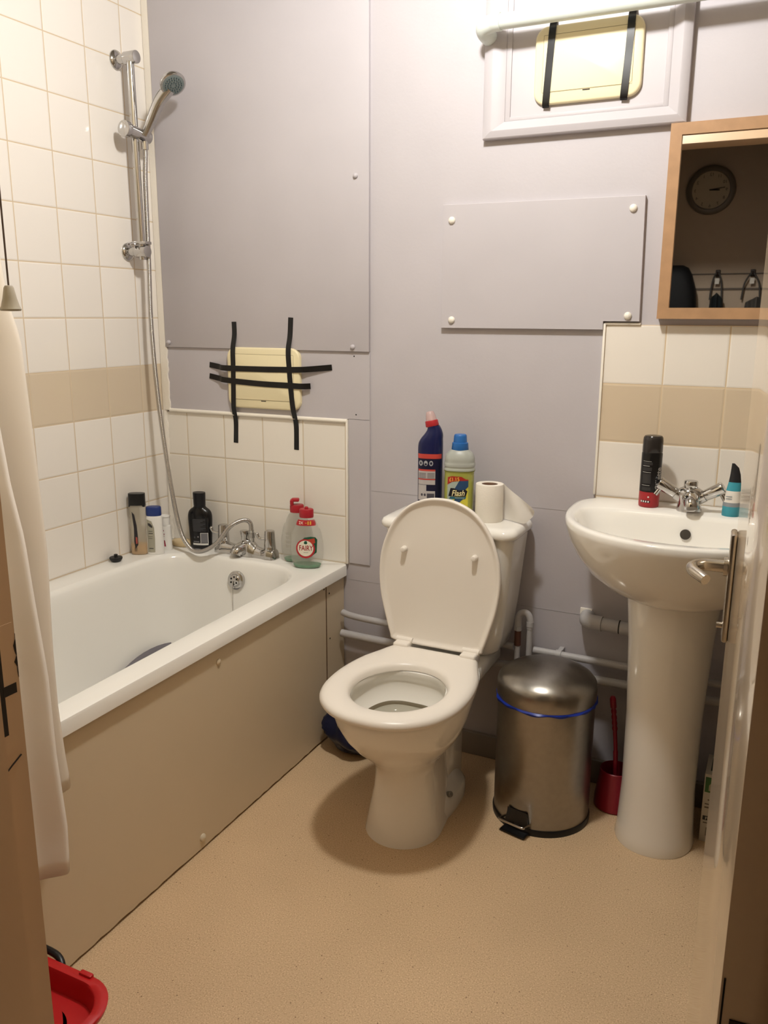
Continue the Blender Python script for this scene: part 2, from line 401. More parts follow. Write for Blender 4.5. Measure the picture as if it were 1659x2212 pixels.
# ================================================================== VENTS AND TAPE
def vent(x0, x1, z0, z1, y, label, tilt=0):
    th = .013
    r = root('vent_cover', ((x0+x1)/2, y, z0), label, 'vent')
    out = [(a, b) for a, b, _ in rrect(x0, x1, z0, z1, .03, 0, 7)]
    part('cover', plate(out, 'y', y, y - th, .005), M_vent, r, ang=60)
    o2 = rrect(x0+.022, x1-.022, z0+.028, z1-.022, .008, 0, 4)
    part('flap', merge(plate([(a, b) for a, b, _ in o2], 'y', y-th+.0005, y-th-.0012, .0005)), M_vent, r)
    ln = .0007
    part('seam', merge(box(x0+.022, x1-.022, y-th-.0003, y-th+.001, z0+.0265, z0+.0275), box(x0+.022, x1-.022, y-th-.0003, y-th+.001, z1-.0215, z1-.0205), box(x0+.0210, x0+.0218, y-th-.0003, y-th+.001, z0+.027, z1-.021), box(x1-.0218, x1-.021, y-th-.0003, y-th+.001, z0+.027, z1-.021)), mat('vent_seam', '9C9072', .6), r)
    part('latch_slot', box((x0+x1)/2-.008, (x0+x1)/2+.010, y-th-.0006, y-th, z0+.0235, z0+.026), M_line, r)
    return y - th
fv = vent(.277, .545, 1.022, 1.212, -.009+.0075, 'ivory rounded vent cover above the bath tiles, crossed by four black tape strips')
fv2 = vent(1.246, 1.508, 1.826, 2.004, -.006, 'ivory rounded vent cover high inside the grey frame, under the pipe')
def tape(path, w, label, horiz=False, bl=0):
    """tape strip through (x,y,z) points lying over whatever it crosses"""
    P = catmull(path, 6); V = []; F = []
    for i, q in enumerate(P):
        d = (P[min(i+1, len(P)-1)] - P[max(i-1, 0)]); d.y = 0; d.normalize(); nrm = Vector((-d.z, 0, d.x))
        for s_, e in ((-1, 0), (1, 0), (1, .0006), (-1, .0006)): V.append(tuple(q + nrm*s_*w/2 + Vector((0, -e, 0))))
    n = len(P)
    for i in range(n-1):
        for j in range(4): F.append((i*4+j, i*4+(j+1) % 4, (i+1)*4+(j+1) % 4, (i+1)*4+j))
    F += [(0, 1, 2, 3), ((n-1)*4, (n-1)*4+3, (n-1)*4+2, (n-1)*4+1)]
    return solo('tape_strip', (V, F), M_tape, label, 'tape', 'black tape strips on the vents')
yo = -.0092; yc = fv - .0018; yt = -.0005; W = .0175
tape([(.306, yo, 1.290), (.306, yo, 1.25), (.303, yc, 1.205), (.302, yc, 1.15), (.300, yc, 1.08), (.298, yc, 1.028), (.297, -.011, 1.004), (.294, yt, .97), (.291, yt, .905)], W, 'left upright black tape strip on the lower vent, ending on the bath tiles')
tape([(.515, yo, 1.304), (.511, yo, 1.25), (.508, yc, 1.205), (.510, yc, 1.15), (.515, yc, 1.08), (.521, yc, 1.028), (.523, -.011, 1.004), (.522, yt, .97), (.521, yt, .898)], W, 'right upright black tape strip on the lower vent, the tallest one')
yc2 = yc - .0007; yl = -.0022
tape([(.200, yl, 1.154), (.24, yl-.006, 1.149), (.272, yc2, 1.146), (.40, yc2, 1.146), (.50, yc2, 1.1475), (.55, yc2, 1.149), (.58, yl-.009, 1.151), (.652, yl, 1.158)], W, 'upper crossways black tape strip on the lower vent, reaching furthest right')
tape([(.198, yl, 1.118), (.24, yl-.006, 1.112), (.272, yc2-.0001, 1.108), (.40, yc2-.0001, 1.101), (.50, yc2-.0001, 1.0995), (.55, yc2-.0001, 1.0985), (.582, yl-.009, 1.100)], W, 'lower crossways black tape strip on the lower vent')
yv = fv2 - .0016
tape([(1.289, -.0062-.0008, 2.018), (1.289, yv, 2.0), (1.284, yv, 1.92), (1.279, yv, 1.832), (1.278, yv+.008, 1.822)], .0175, 'left black tape strip over the high vent')
tape([(1.478, -.0062-.0008, 2.018), (1.478, yv, 2.0), (1.475, yv, 1.92), (1.470, yv, 1.832), (1.469, yv+.008, 1.822)], .0175, 'right black tape strip over the high vent')

# ================================================================== PIPES
def pipe_piece(pts, r): return tube(catmull(pts, 8), r, 16)
p = root('ceiling_pipe', (1.12, -.07, 2.0), 'white painted pipe running level above the high vent, elbowed into the wall', 'pipe')
part('pipe', tube([(1.138, -.072, 2.012), (2.045, -.072, 2.012)], .0180, 20), M_pipew, p)
part('elbow', merge(tube(catmull([(1.128, .004, 1.996), (1.125, -.045, 1.998), (1.129, -.066, 2.006), (1.155, -.072, 2.012)], 6), .0205, 20), cyl((1.148, -.072, 2.012), (1.172, -.072, 2.012), .0208)), M_pipew, p)

p = root('water_pipe', (1.3, -.04, .39), 'upper grey painted pipe along the wall behind toilet and basin', 'pipe')
part('pipe', tube(catmull([(.700, -.034, .398), (.74, -.040, .393), (.84, -.040, .389), (1.0, -.04, .388), (1.262, -.04, .386)], 5), .0105, 14), M_pipe, p)
part('pipe', tube([(1.318, -.04, .386), (2.048, -.04, .380)], .0105, 14), M_pipe, p)
part('pipe_clip', merge(tube([(1.384, -.04, .3855), (1.400, -.04, .3855)], .0135, 14), box(1.385, 1.399, -.030, .003, .376, .394, .002)), M_pipe, p)
p = root('water_pipe', (1.3, -.04, .33), 'lower grey painted pipe along the wall behind toilet and bin', 'pipe')
part('pipe', tube(catmull([(.700, -.042, .331), (.84, -.042, .328), (1.2, -.042, .326), (1.6, -.042, .332), (2.048, -.042, .334)], 5), .0125, 14), M_pipe, p)
p = root('supply_pipe', (1.29, -.05, .0), 'grey inverted U pipe standing between cistern and pedal bin', 'pipe')
part('bend', tube(catmull([(1.277, -.058, .455), (1.277, -.058, .480), (1.283, -.058, .495), (1.294, -.058, .500), (1.305, -.058, .495), (1.311, -.058, .478), (1.311, -.058, .455)], 6), .0095, 16), M_pipe, p)
part('riser', merge(cyl((1.311, -.058, .30), (1.311, -.058, .478), .0082), cyl((1.311, -.058, .462), (1.311, -.058, .476), .0105)), M_pipe, p)
part('riser', merge(cyl((1.277, -.058, .30), (1.277, -.058, .455), .0085), cyl((1.277, -.058, .445), (1.277, -.058, .458), .0112, n=6)), M_pipe, p)
part('bare_copper_sleeve', cyl((1.277, -.058, .400), (1.277, -.058, .444), .0095), mat('copper_tarnish', '6E4A3C', .5, .4), p, 'brown bare copper sleeve')
p = root('waste_pipe', (1.5, -.05, .5), 'fat grey waste pipe from the wall to the basin pedestal', 'pipe')
part('pipe', tube([(1.50, -.052, .5), (1.66, -.052, .495)], .0175, 20), M_pipe, p)
part('elbow', merge(tube(catmull([(1.458, .004, .498), (1.462, -.03, .498), (1.476, -.048, .5), (1.508, -.052, .5)], 6), .0205, 20)), M_pipe, p)
part('coupling_ring', cyl((1.553, -.052, .499), (1.5555, -.052, .499), .0185), M_dark, p)
p = part('wall_boss', box(1.437, 1.470, -.004, .003, .49, .52, .001), M_trim, p)

# ================================================================== BATH
ZB = .547
def tubring(z, xl, xr, yb, yf, r, taper=0.0, n=96):
    pts = rrect(xl, xr, yf, yb, r, z, 16)
    o = []
    for x, y, zz in pts:   # narrower at the tap end on the left side
        tt = (y - yf) / (yb - yf)
        xm = (xl+xr)/2
        if x < xm: x = x + taper*tt*(xm - x)/(xm - xl)
        else: x = x - taper*.9*tt*(x - xm)/(xr - xm)
        o.append((x, y, zz))
    return o
bath = root('bathtub', (.35, -.84, 0), 'white enamel bathtub along the tiled wall', 'bathtub')
outer = lambda z, d=0: rrect(.002+0, .702+d, -1.655, -.0005, .012, z, 16)
rings = [outer(.513), outer(.541), outer(.5462, -.002), outer(ZB, -.006)]
rings += [tubring(ZB, .060, .645, -.098, -1.585, .16, .02), tubring(ZB-.001, .066, .641, -.103, -1.580, .155, .02), tubring(ZB-.005, .072, .636, -.108, -1.573, .15, .02),
          tubring(ZB-.014, .078, .631, -.113, -1.566, .148, .02), tubring(ZB-.04, .082, .628, -.119, -1.555, .145, .02), tubring(.40, .092, .618, -.140, -1.50, .14, .022), tubring(.28, .110, .600, -.170, -1.43, .13, .025),
          tubring(.215, .130, .580, -.20, -1.38, .12, .025), tubring(.180, .160, .550, -.24, -1.33, .11, .025), tubring(.166, .20, .51, -.29, -1.27, .09, .02)]
part('tub', loft(rings, False, True), M_tub, bath, ang=55)
part('tub_underside', loft([rrect(.03, .60, -1.60, -.03, .03, .10, 6), rrect(.02, .660, -1.64, -.01, .03, .513, 6)], True, False), M_tub, bath)
# overflow
def ofp(dx, dy, dz): return (.365+dx, -.1295+dy, .483+dz)
axv = Vector((0, -1, .17)).normalized()
ov = part('overflow', lathe([(-.006, .030), (.002, .0305), (.0055, .029), (.0075, .025), (.0078, .021), (.012, .0195), (.0135, .017), (.0138, .0005)], ofp(0, 0, 0), 30, axis=axv), M_chrome, bath)
u_, v_ = Vector((1, 0, 0)), axv.cross(Vector((-1, 0, 0)))
hs = []
for k in range(6):
    a = R(60*k + 30); c_ = Vector(ofp(0, 0, 0)) + axv*.0137 + (u_*cos(a) + v_*sin(a))*.0118
    hs.append(cyl(c_, c_ + axv*.0006, .0031, n=12))
part('overflow_hole', merge(*hs), M_dark, ov)
ch = catmull([ofp(-.001, -.016, .0), ofp(-.002, -.0175, -.02), ofp(-.004, -.016, -.05), ofp(-.006, -.018, -.11), (.355, -.165, .26), (.35, -.24, .178), (.30, -.33, .172), (.24, -.38, .172)], 14)
part('plug_chain', merge(*[sphere(p_, .0013, 4) for p_ in ch], tube(ch, .0006, 5)), M_hose, bath)

# bath side panel
rnd = random.Random(5)
def panel_slab(y0, y1, x, zt, zb, jag):
    n = max(2, int(abs(y1-y0)/.02)); V = []; F = []
    for i in range(n+1):
        y = y0+(y1-y0)*i/n; b_ = zb + rnd.uniform(0, jag)
        V += [(x-.006, y, b_), (x, y, b_), (x, y, zt), (x-.006, y, zt)]
    for i in range(n):
        for j in range(4): F.append((i*4+j, i*4+(j+1) % 4, (i+1)*4+(j+1) % 4, (i+1)*4+j))
    F += [(0, 1, 2, 3), (n*4+3, n*4+2, n*4+1, n*4)]
    return V, F
p = part('bath_panel', panel_slab(-1.655, -.119, .688, .5125, .006, .003), M_panelb, bath, 'cream painted side panel', smooth=False)
part('end_board', panel_slab(-.116, -.002, .6875, .5125, .006, .001), M_panelb, p, smooth=False)
part('panel_joint', box(.680, .6886, -.1200, -.1150, .006, .5125), mat('old_wood_edge', '6B4E33', .7, noise=.4, nscale=90), p, 'bare brown joint between the boards')
for y, z in ((-.130, .500), (-.098, .478), (-.096, .330)): part('screw_hole', sphere((.6882, y, z), .0028, 6, .3), M_dark, p)
part('plinth_gap', box(.62, .676, -1.655, -.002, .0, .5), M_line, p)
part('screw_cap', lathe([(0, .010), (.003, .010), (.006, .007), (.0075, .0005)], (.688, -.757, .035), 18, axis=(1, 0, 0)), M_cream, p)
part('screw_cap', lathe([(0, .0085), (.002, .0085), (.004, .006), (.005, .0005)], (.688, -.662, .470), 18, axis=(1, 0, 0)), M_panelb, p)

# grey mat stuck to the far inner side of the tub
def tub_section(a):
    P = [(.112, .28, 0), (.132, .215, .068), (.162, .180, .114), (.203, .166, .158), (.51, .166, .465)]
    for p0, p1 in zip(P, P[1:]):
        if a <= p1[2]: t = (a-p0[2])/(p1[2]-p0[2]); return p0[0]+(p1[0]-p0[0])*t, p0[1]+(p1[1]-p0[1])*t
    return P[-1][:2]
def end_y(z):
    P = [(.166, -.29), (.180, -.24), (.215, -.20), (.28, -.17), (.40, -.14)]
    for p0, p1 in zip(P, P[1:]):
        if z <= p1[0]: return p0[1] + (p1[1]-p0[1])*(z-p0[0])/(p1[0]-p0[0])
    return -.14
V = []; F = []; n = 60; m = 14
for j in range(m+1):
    for k in range(n):
        a = 2*pi*k/n; y = -.31 + .30*j/m*cos(a); x_, z_ = tub_section(max(.0, .236 + .226*j/m*sin(a)))
        V.append((x_ + .016 + .027*max(0, (y+1.40)/1.2)*max(0, (.35-x_)/.24), min(y, end_y(z_) - .012), z_ + .007))
for j in range(m):
    for k in range(n): F.append((j*n+k, j*n+(k+1) % n, (j+1)*n+(k+1) % n, (j+1)*n+k))
bm_ = solo('bath_mat', (V, F), mat('grey_rubber_mat', '77737A', .6, bump=.4, bscale=150), 'dark grey rubber mat lying in the bottom of the bathtub', 'bath mat', ang=180)
md = bm_.modifiers.new('thickness', 'SOLIDIFY'); md.thickness = .005
# ================================================================== ITEMS ON THE BATH
solo('bath_plug', merge(lathe([(0, .012), (.003, .016), (.008, .0195), (.0125, .0205), (.0145, .0195), (.0148, .006), (.019, .005), (.0225, .0065), (.024, .004), (.0242, .0005)], (.028, -.300, ZB), 30)), mat('black_rubber', '1A1A1B', .5), 'black rubber bath plug lying on the bath rim by the tiles', 'plug')

# amber shower gel, transparent with black flip cap
def glassy(name, col, a=.35, rough=.15):
    m = mat(name, col, rough, alpha=a); return m
M_clear = glassy('clear_plastic', 'C9C6BC', .34)
M_clear2 = glassy('clear_plastic_thin', 'CFCDC3', .25)
g_ = Bottle([(0, .0235, .015), (.004, .026, .017), (.06, .0265, .018), (.11, .0255, .0175), (.15, .0275, .018), (.165, .0275, .0175)], 2.6, (.036, -.198, ZB), R(28))
r = root('shower_gel_bottle', g_.loc, 'clear bottle with black cap and a little amber gel, leftmost on the bath corner', 'bottle')
part('bottle', g_.body(), mat('amber_clear_plastic', 'CFC6B2', .15, alpha=.42), r)
part('gel', g_.body(.002, .036, .0008), mat('amber_gel', 'DBA045', .2, alpha=.9), r)
g2 = Bottle([(.160, .0275, .0172), (.178, .0265, .017), (.200, .0265, .017), (.203, .0262, .0165)], 2.8, g_.loc, g_.rz)
part('cap', g2.body(sub=1), M_black, r)
lab = poly2d([(-.015, .145), (-.007, .136), (-.001, .10), (.001, .06), (.0005, .035), (-.009, .022), (-.012, .045), (-.0105, .09)], 4)
l_ = part('label', wrap(lab, g_.surf, .0006), mat('label_charcoal', '2B282B', .5), r)
part('label_stripe', wrap(poly2d([(-.0065, .062), (-.0012, .06), (-.0012, .040), (-.0065, .038)], 2), g_.surf, .0009), mat('label_coral', 'B5564A', .5), l_)
part('lettering', wrap(merge(*[rect2d(-.0135+i*.0004, -.004+i*.0004, .014+.0035*i, .0152+.0035*i, 4, 1) for i in range(4)]), g_.surf, .0010), M_black, l_)

# white shampoo with blue cap
g_ = Bottle([(0, .0255, .015), (.004, .028, .0175), (.05, .0275, .0175), (.09, .0265, .017), (.118, .0265, .0165), (.128, .023, .0145), (.131, .020, .013)], 2.3, (.078, -.170, ZB), R(30))
r = root('shampoo_bottle', g_.loc, 'white bottle with blue cap between the amber gel bottle and the small white one', 'bottle')
part('bottle', g_.body(), mat('white_bottle', 'F1EFEA', .3), r)
g2 = Bottle([(.128, .0235, .0150), (.131, .0245, .0158), (.150, .0245, .0158), (.155, .0243, .0156), (.158, .022, .014), (.1585, .008, .005)], 2.3, g_.loc, g_.rz)
part('cap', g2.body(sub=1), mat('blue_cap', '23397A', .4), r)
l_ = part('label', wrap(poly2d([(-.022, .118), (-.006, .112), (.002, .09), (.003, .05), (.0015, .008), (-.022, .008)], 4), g_.surf, .0005), mat('label_grey_green', 'A9A594', .5), r)
part('label_badge', wrap(poly2d([(-.018, .106), (-.010, .104), (-.0035, .096), (-.0035, .090), (-.010, .092), (-.018, .099)], 3), g_.surf, .0009), mat('label_dark_grey', '3B393B', .5), l_)
part('lettering', wrap(merge(rect2d(-.017, -.003, .070, .0725, 6, 1), rect2d(-.017, -.0035, .078, .0795, 6, 1), rect2d(-.018, -.004, .0605, .0615, 6, 1), rect2d(-.018, -.005, .054, .055, 6, 1), rect2d(-.0175, -.0035, .020, .0222, 6, 1)), g_.surf, .0009), MATS['label_dark_grey'], l_)

# small white bottle with red label
g_ = Bottle([(0, .0165, .0125), (.004, .0185, .014), (.05, .018, .014), (.078, .018, .0138), (.084, .0165, .013), (.086, .0145, .012)], 2.4, (.080, -.118, ZB), R(30))
r = root('lotion_bottle', g_.loc, 'small white bottle with crimson label, beside the soap', 'bottle')
part('bottle', g_.body(), MATS['white_bottle'], r)
part('cap', lathe([(.084, .0145), (.087, .0148), (.110, .0150), (.1125, .0145), (.113, .0165), (.1165, .0165), (.118, .015), (.1185, .0005)], g_.loc, 26), MATS['white_bottle'], r)
l_ = part('label', wrap(poly2d([(-.017, .046), (-.002, .034), (.0005, .014), (-.017, .016)], 3), g_.surf, .0005), mat('label_crimson', '9A2A44', .5), r)
part('lettering', wrap(merge(rect2d(-.016, -.004, .066, .070, 4, 1), rect2d(-.016, -.002, .055, .0575, 4, 1), rect2d(-.016, -.003, .049, .0505, 4, 1), rect2d(-.016, -.0105, .0105, .0125, 3, 1)), g_.surf, .0008), MATS['label_crimson'], l_)

# soap dish / bar
solo('soap_bar', xf(lathe([(0, .030), (.003, .037), (.010, .0405), (.018, .039), (.023, .031), (.0242, .015), (.0243, .0005)], (0, 0, 0), 40, 1.0, .52), (.098, -.060, ZB), R(8)), mat('soap', 'D8C29A', .4), 'beige oval soap bar in the bath corner', 'soap')

# black conditioner bottle
g_ = Bottle([(0, .034, .019), (.004, .037, .021), (.07, .0405, .022), (.105, .042, .0225), (.122, .0395, .021), (.132, .033, .018), (.139, .023, .016), (.142, .0205, .0158)], 2.25, (.168, -.047, ZB), R(14))
r = root('conditioner_bottle', g_.loc, 'black bottle with white barcode label, between soap and bath taps', 'bottle')
part('bottle', g_.body(), mat('black_bottle', '0C0C10', .25), r)
part('cap', lathe([(.141, .0205), (.146, .0212), (.186, .0225), (.190, .0220), (.1905, .0005)], g_.loc, 30, 1, .8), mat('black_cap', '0E0D14', .4), r)
l_ = part('label', wrap(poly2d([(-.020, .103), (.034, .108), (.034, .060), (-.018, .060)], 4), g_.surf, .0004), mat('label_graphite', '232326', .5), r)
mw = mat('label_white', 'DCDAD4', .5); mg = mat('label_grey', '77767A', .5)
part('lettering', wrap(merge(*[rect2d(-.017, .010 + .008*((i*7) % 3), .062+.0048*i, .0636+.0048*i, 8, 1) for i in range(9)]), g_.surf, .0007), mat('label_midgrey', '55555A', .5), l_)
part('barcode', wrap(rect2d(.009, .031, .022, .055, 6, 2), g_.surf, .0007), mg, l_)
part('barcode_frame', wrap(merge(rect2d(-.020, .032, .014, .0205, 8, 1), rect2d(.0075, .009, .02, .056, 1, 3), rect2d(.009, .032, .055, .0565, 6, 1), rect2d(.031, .0325, .02, .0565, 1, 3)), g_.surf, .0009), mw, l_)
part('recycling_marks', wrap(merge(shift2(text2d('U', .006, .03), -.013, .041), ell2d(-.0005, .0425, .003, .003, 12, 1), rect2d(-.018, .003, .024, .0275, 5, 1)), g_.surf, .0009), mg, l_)

# two washing-up liquid bottles
def dish_bottle(loc, rz, label, front):
    b_ = Bottle([(0, .032, .018), (.003, .040, .0225), (.010, .044, .0245), (.035, .050, .026), (.070, .0515, .0265), (.100, .047, .0255), (.120, .0415, .024), (.128, .0365, .0225), (.138, .0330, .021), (.150, .0275, .0185), (.158, .0215, .0165), (.161, .020, .0160)], 2.2, loc, rz)
    r = root('washing_up_bottle', loc, label, 'bottle', 'washing-up bottles on the bath corner')
    part('bottle', b_.body(), MATS['clear_plastic'] if not front else MATS['clear_plastic_thin'], r)
    part('liquid', b_.body(.001, .011, .001), mat('green_liquid', '1F8A5A', .15, alpha=.85), r)
    mr_ = mat('red_cap', 'A81F2B', .4)
    T = lambda g: xf(g, loc, rz)
    if front:
        part('cap', T(merge(lathe([(.160, .0215), (.163, .0222), (.183, .0222), (.186, .020), (.1865, .0005)], n=28, sy=.8), lathe([(.185, .0062), (.190, .0062), (.1915, .0045), (.1917, .0005)], n=14), box(-.0045, .0045, -.004, .004, .185, .193, .0015))), mr_, r)
    else:
        part('cap', T(merge(lathe([(.160, .0215), (.163, .0222), (.180, .0222), (.184, .020), (.1845, .0005)], n=28, sy=.8))), mr_, r)
        part('cap_lid', T(merge(box(-.021, -.010, -.014, .014, .182, .201, .004), box(-.017, .008, -.012, .012, .194, .204, .004))), mr_, r)
    if front:
        cu, cv = .004, .066
        mwh = mat('label_ivory', 'E9E2CF', .5); mgr = mat('label_green', '14523B', .5); mrd = mat('label_red', 'B2242C', .5)
        l_ = part('label', wrap(poly2d([(cu-.030+.060*0, cv-.012)] + [(cu-.003+.030*cos(a), cv+.030*sin(a)) for a in [R(x) for x in range(190, 330, 10)]] + [(cu+.030, cv-.012), (cu+.032, cv+.028), (cu+.026, cv+.036), (cu+.012, cv+.038), (cu-.006, cv+.035), (cu-.022, cv+.022)], 4), b_.surf, .0006), mgr, r)
        part('label_ring', wrap(ell2d(cu-.004, cv, .0295, .0305, 40, 5), b_.surf, .0009), mrd, l_)
        part('label_corner', wrap(poly2d([(cu+.002, cv+.029), (cu+.024, cv+.033), (cu+.026, cv+.018), (cu+.015, cv+.016)], 3), b_.surf, .0010), mat('label_orange_red', 'B8402C', .5), l_)
        part('label_centre', wrap(ell2d(cu-.004, cv+.001, .0245, .0250, 40, 5), b_.surf, .0012), mwh, l_)
        part('label_lettering', wrap(shift2(text2d('FAIRY', .0165, .02, sx=.74), cu-.0025, cv+.003), b_.surf, .0016), mat('label_deep_red', '9C1B22', .5), l_)
        part('label_drop', wrap(merge(ell2d(cu-.003, cv+.0185, .0055, .0042, 16, 2), rect2d(cu-.0065, cu+.001, cv+.019, cv+.0245, 3, 1)), b_.surf, .0015), mgr, l_)
        part('label_rule', wrap(rect2d(cu-.010, cu+.005, cv-.0125, cv-.0115, 5, 1), b_.surf, .0015), mgr, l_)
        n_ = part('neck_band', wrap(rect2d(-.030, .030, .137, .154, 14, 3), b_.surf, .0008), mrd, r)
        part('neck_lettering', wrap(shift2(text2d('2X', .0085, .02), -.014, .146), b_.surf, .0014), mwh, n_)
        part('neck_pictogram', wrap(merge(rect2d(.0065, .0105, .1405, .151, 2, 1), rect2d(.0135, .0175, .1405, .151, 2, 1), rect2d(-.001, .004, .1445, .1462, 2, 1)), b_.surf, .0014), mat('label_yellow', 'D8A83A', .5), n_)
    else:
        part('label', wrap(merge(*[rect2d(-.036, -.020, .05+.0135*i, .059+.0135*i, 5, 1) for i in range(4)]), b_.surf, .0006), mat('label_faded', 'B9B4A8', .6, alpha=.5), r)
    return r
dish_bottle((.540, -.036, ZB), R(28), 'nearly empty clear washing-up bottle with red flip cap, the one behind against the tiles', False)
dish_bottle((.602, -.082, ZB), R(20), 'nearly empty clear washing-up bottle with red and white round label, standing in front', True)

# ================================================================== BATH MIXER TAP AND SHOWER
tx, ty = .355, -.052
r = root('bath_mixer_tap', (tx, ty, ZB), 'chrome bath mixer tap with two lever handles on the bath end', 'tap')
body = []
secs = [(-.118, .012, .0, .004), (-.113, .022, .0, .026), (-.09, .027, 0, .040), (-.066, .024, 0, .034), (-.045, .022, 0, .030), (-.022, .026, 0, .042), (0, .029, 0, .055), (.020, .028, 0, .054), (.040, .022, 0, .034), (.064, .022, 0, .028), (.086, .027, 0, .040), (.110, .023, 0, .032), (.118, .012, 0, .006)]
rr_ = []
for dx, hy, z0, h in secs:
    rr_.append([(tx+dx, ty + hy*cos(a)*(1 if sin(a) > 0 else 1.0), ZB + (h*max(0, sin(a))**.8 if sin(a) > 0 else 0)) for a in [2*pi*k/32 for k in range(32)]])
rr_ = [[Vector(p_) for p_ in q] for q in rr_]
cc = []
for i in range(len(rr_)-1):
    for k in range(4):
        t_ = k/4; t2 = t_*t_*(3-2*t_); cc.append([rr_[i][j].lerp(rr_[i+1][j], t_*.5+t2*.5) for j in range(32)])
cc.append(rr_[-1])
part('tap_body', merge(loft([[tuple(p_) for p_ in q] for q in cc])), M_chrome, r, ang=60)
for s_ in (-1, 1):
    hx = tx + s_*.0905
    h = part('tap_handle', lathe([(.030, .0195), (.038, .0190), (.040, .0180), (.0405, .0188), (.088, .0162), (.0915, .0152), (.0925, .0125), (.0927, .0005)], (hx, ty, ZB), 30), M_chrome, r)
    part('lever', merge(tube(catmull([(hx-.012, ty-.002, ZB+.063), (hx-.026, ty-.004, ZB+.062), (hx-.036, ty-.005, ZB+.064), (hx-.041, ty-.006, ZB+.070), (hx-.043, ty-.006, ZB+.075)], 5), .004, 10, rf=lambda t: .0036+.0022*t), sphere((hx-.0435, ty-.006, ZB+.0765), .0062, 8)), M_chrome, h)
part('spout', tube(catmull([(tx-.004, ty-.006, ZB+.026), (tx-.008, ty-.022, ZB+.025), (tx-.012, ty-.040, ZB+.019), (tx-.013, ty-.047, ZB+.009)], 6), .014, 24, rf=lambda t: .0235-.006*t), M_chrome, r)
part('diverter_knob', merge(lathe([(.050, .010), (.054, .0105), (.060, .0105), (.080, .0135), (.0825, .0125), (.083, .0005)], (tx-.005, ty-.004, ZB), 24)), M_chrome, r)
part('hose_connector', merge(cyl((tx+.019, ty+.002, ZB+.048), (tx+.019, ty+.002, ZB+.060), .0095), cyl((tx+.019, ty+.002, ZB+.060), (tx+.019, ty+.002, ZB+.076), .0118, n=8)), M_chrome, r)

# shower: rail, slider, head, hose
RX, RY = .058, -.128
r = root('shower_rail', (RX, RY, 1.45), 'chrome shower rail fixed to the tiled wall', 'shower rail')
part('rail', tube([(RX, RY, 1.475), (RX, RY-.004, 2.045)], .0110, 24), M_chrome, r)
for z in (2.045, 1.50):
    br = part('rail_bracket', merge(lathe([(0, .027), (.003, .0275), (.006, .026), (.010, .018), (.012, .013), (.045, .0115)], (0, RY, z), 28, axis=(1, 0, 0)), cyl((.036, RY, z), (RX+.022, RY, z), .0180, bev=.002)), M_chrome, r)
    if z < 2: part('hose_hook', merge(box(.030, .085, RY-.016, RY+.014, z+.020, z+.029, .002), tube([(.034, RY-.012, z+.024), (.028, RY-.03, z+.022)], .0035, 8), tube([(.05, RY-.012, z+.024), (.045, RY-.036, z+.020)], .0035, 8)), M_chrome, br)
zs = 1.838
sl = part('slider', merge(tube([(RX+.004, RY-.040, zs+.004), (RX+.010, RY+.046, zs-.006)], .0180, 24), cyl((RX+.003, RY-.054, zs+.005), (RX+.004, RY-.036, zs+.004), .0235, bev=.002)), M_chrome, r)
hp0 = Vector((RX+.022, RY+.016, zs-.004)); 
r2 = root('hand_shower', tuple(hp0), 'chrome hand shower with grey rubber jets, parked high on the rail', 'shower head')
hp1 = Vector((.172, -.100, 1.958))
path = catmull([hp0, hp0.lerp(hp1, .3) + Vector((-.002, 0, .004)), hp0.lerp(hp1, .65) + Vector((-.004, 0, .010)), hp1], 6)
part('handle', tube(path, .012, 20, rf=lambda t: .0125 + .006*min(1, t*1.3)), mat('chrome_plastic', (.56, .55, .54, 1), .2, 1), r2)
ax = Vector((.60, -.30, -.74)).normalized(); hc = hp1 + Vector((.016, -.006, .010))
hd = part('head', lathe([(-.022, .0005), (-.021, .016), (-.014, .028), (-.004, .036), (.003, .0385), (.007, .0375), (.009, .033)], tuple(hc), 36, axis=ax), MATS['chrome_plastic'], r2)
part('jet_plate', lathe([(.0085, .0335), (.0095, .031), (.0098, .0005)], tuple(hc), 30, axis=ax), mat('grey_rubber_plate', '6F7877', .4), hd, 'grey jet plate')
u1, v1 = frame_of(ax); jets = []
for ring, cnt in ((.009, 8), (.0165, 14), (.024, 20)):
    for k in range(cnt):
        a = 2*pi*k/cnt + ring*100; c_ = hc + ax*.0095 + (u1*cos(a) + v1*sin(a))*ring
        jets.append(cyl(c_, c_ + ax*.003, .0016, .001, n=6))
part('jets', merge(*jets), mat('jet_rubber', '2F4348', .5), hd)

hose = catmull([(RX+.022, RY+.014, zs-.022), (RX+.022, RY+.014, zs-.06), (.074, RY+.014, 1.70), (.066, -.110, 1.478), (.066, -.116, 1.281), (.081, -.122, 1.066), (.110, -.128, .842), (.143, -.13, .650), (.176, -.13, .578), (.222, -.13, .5605), (.283, -.122, .590), (.330, -.105, .650), (.357, -.070, .6675), (.3725, -.052, .655), (.374, -.050, .618)], 14)
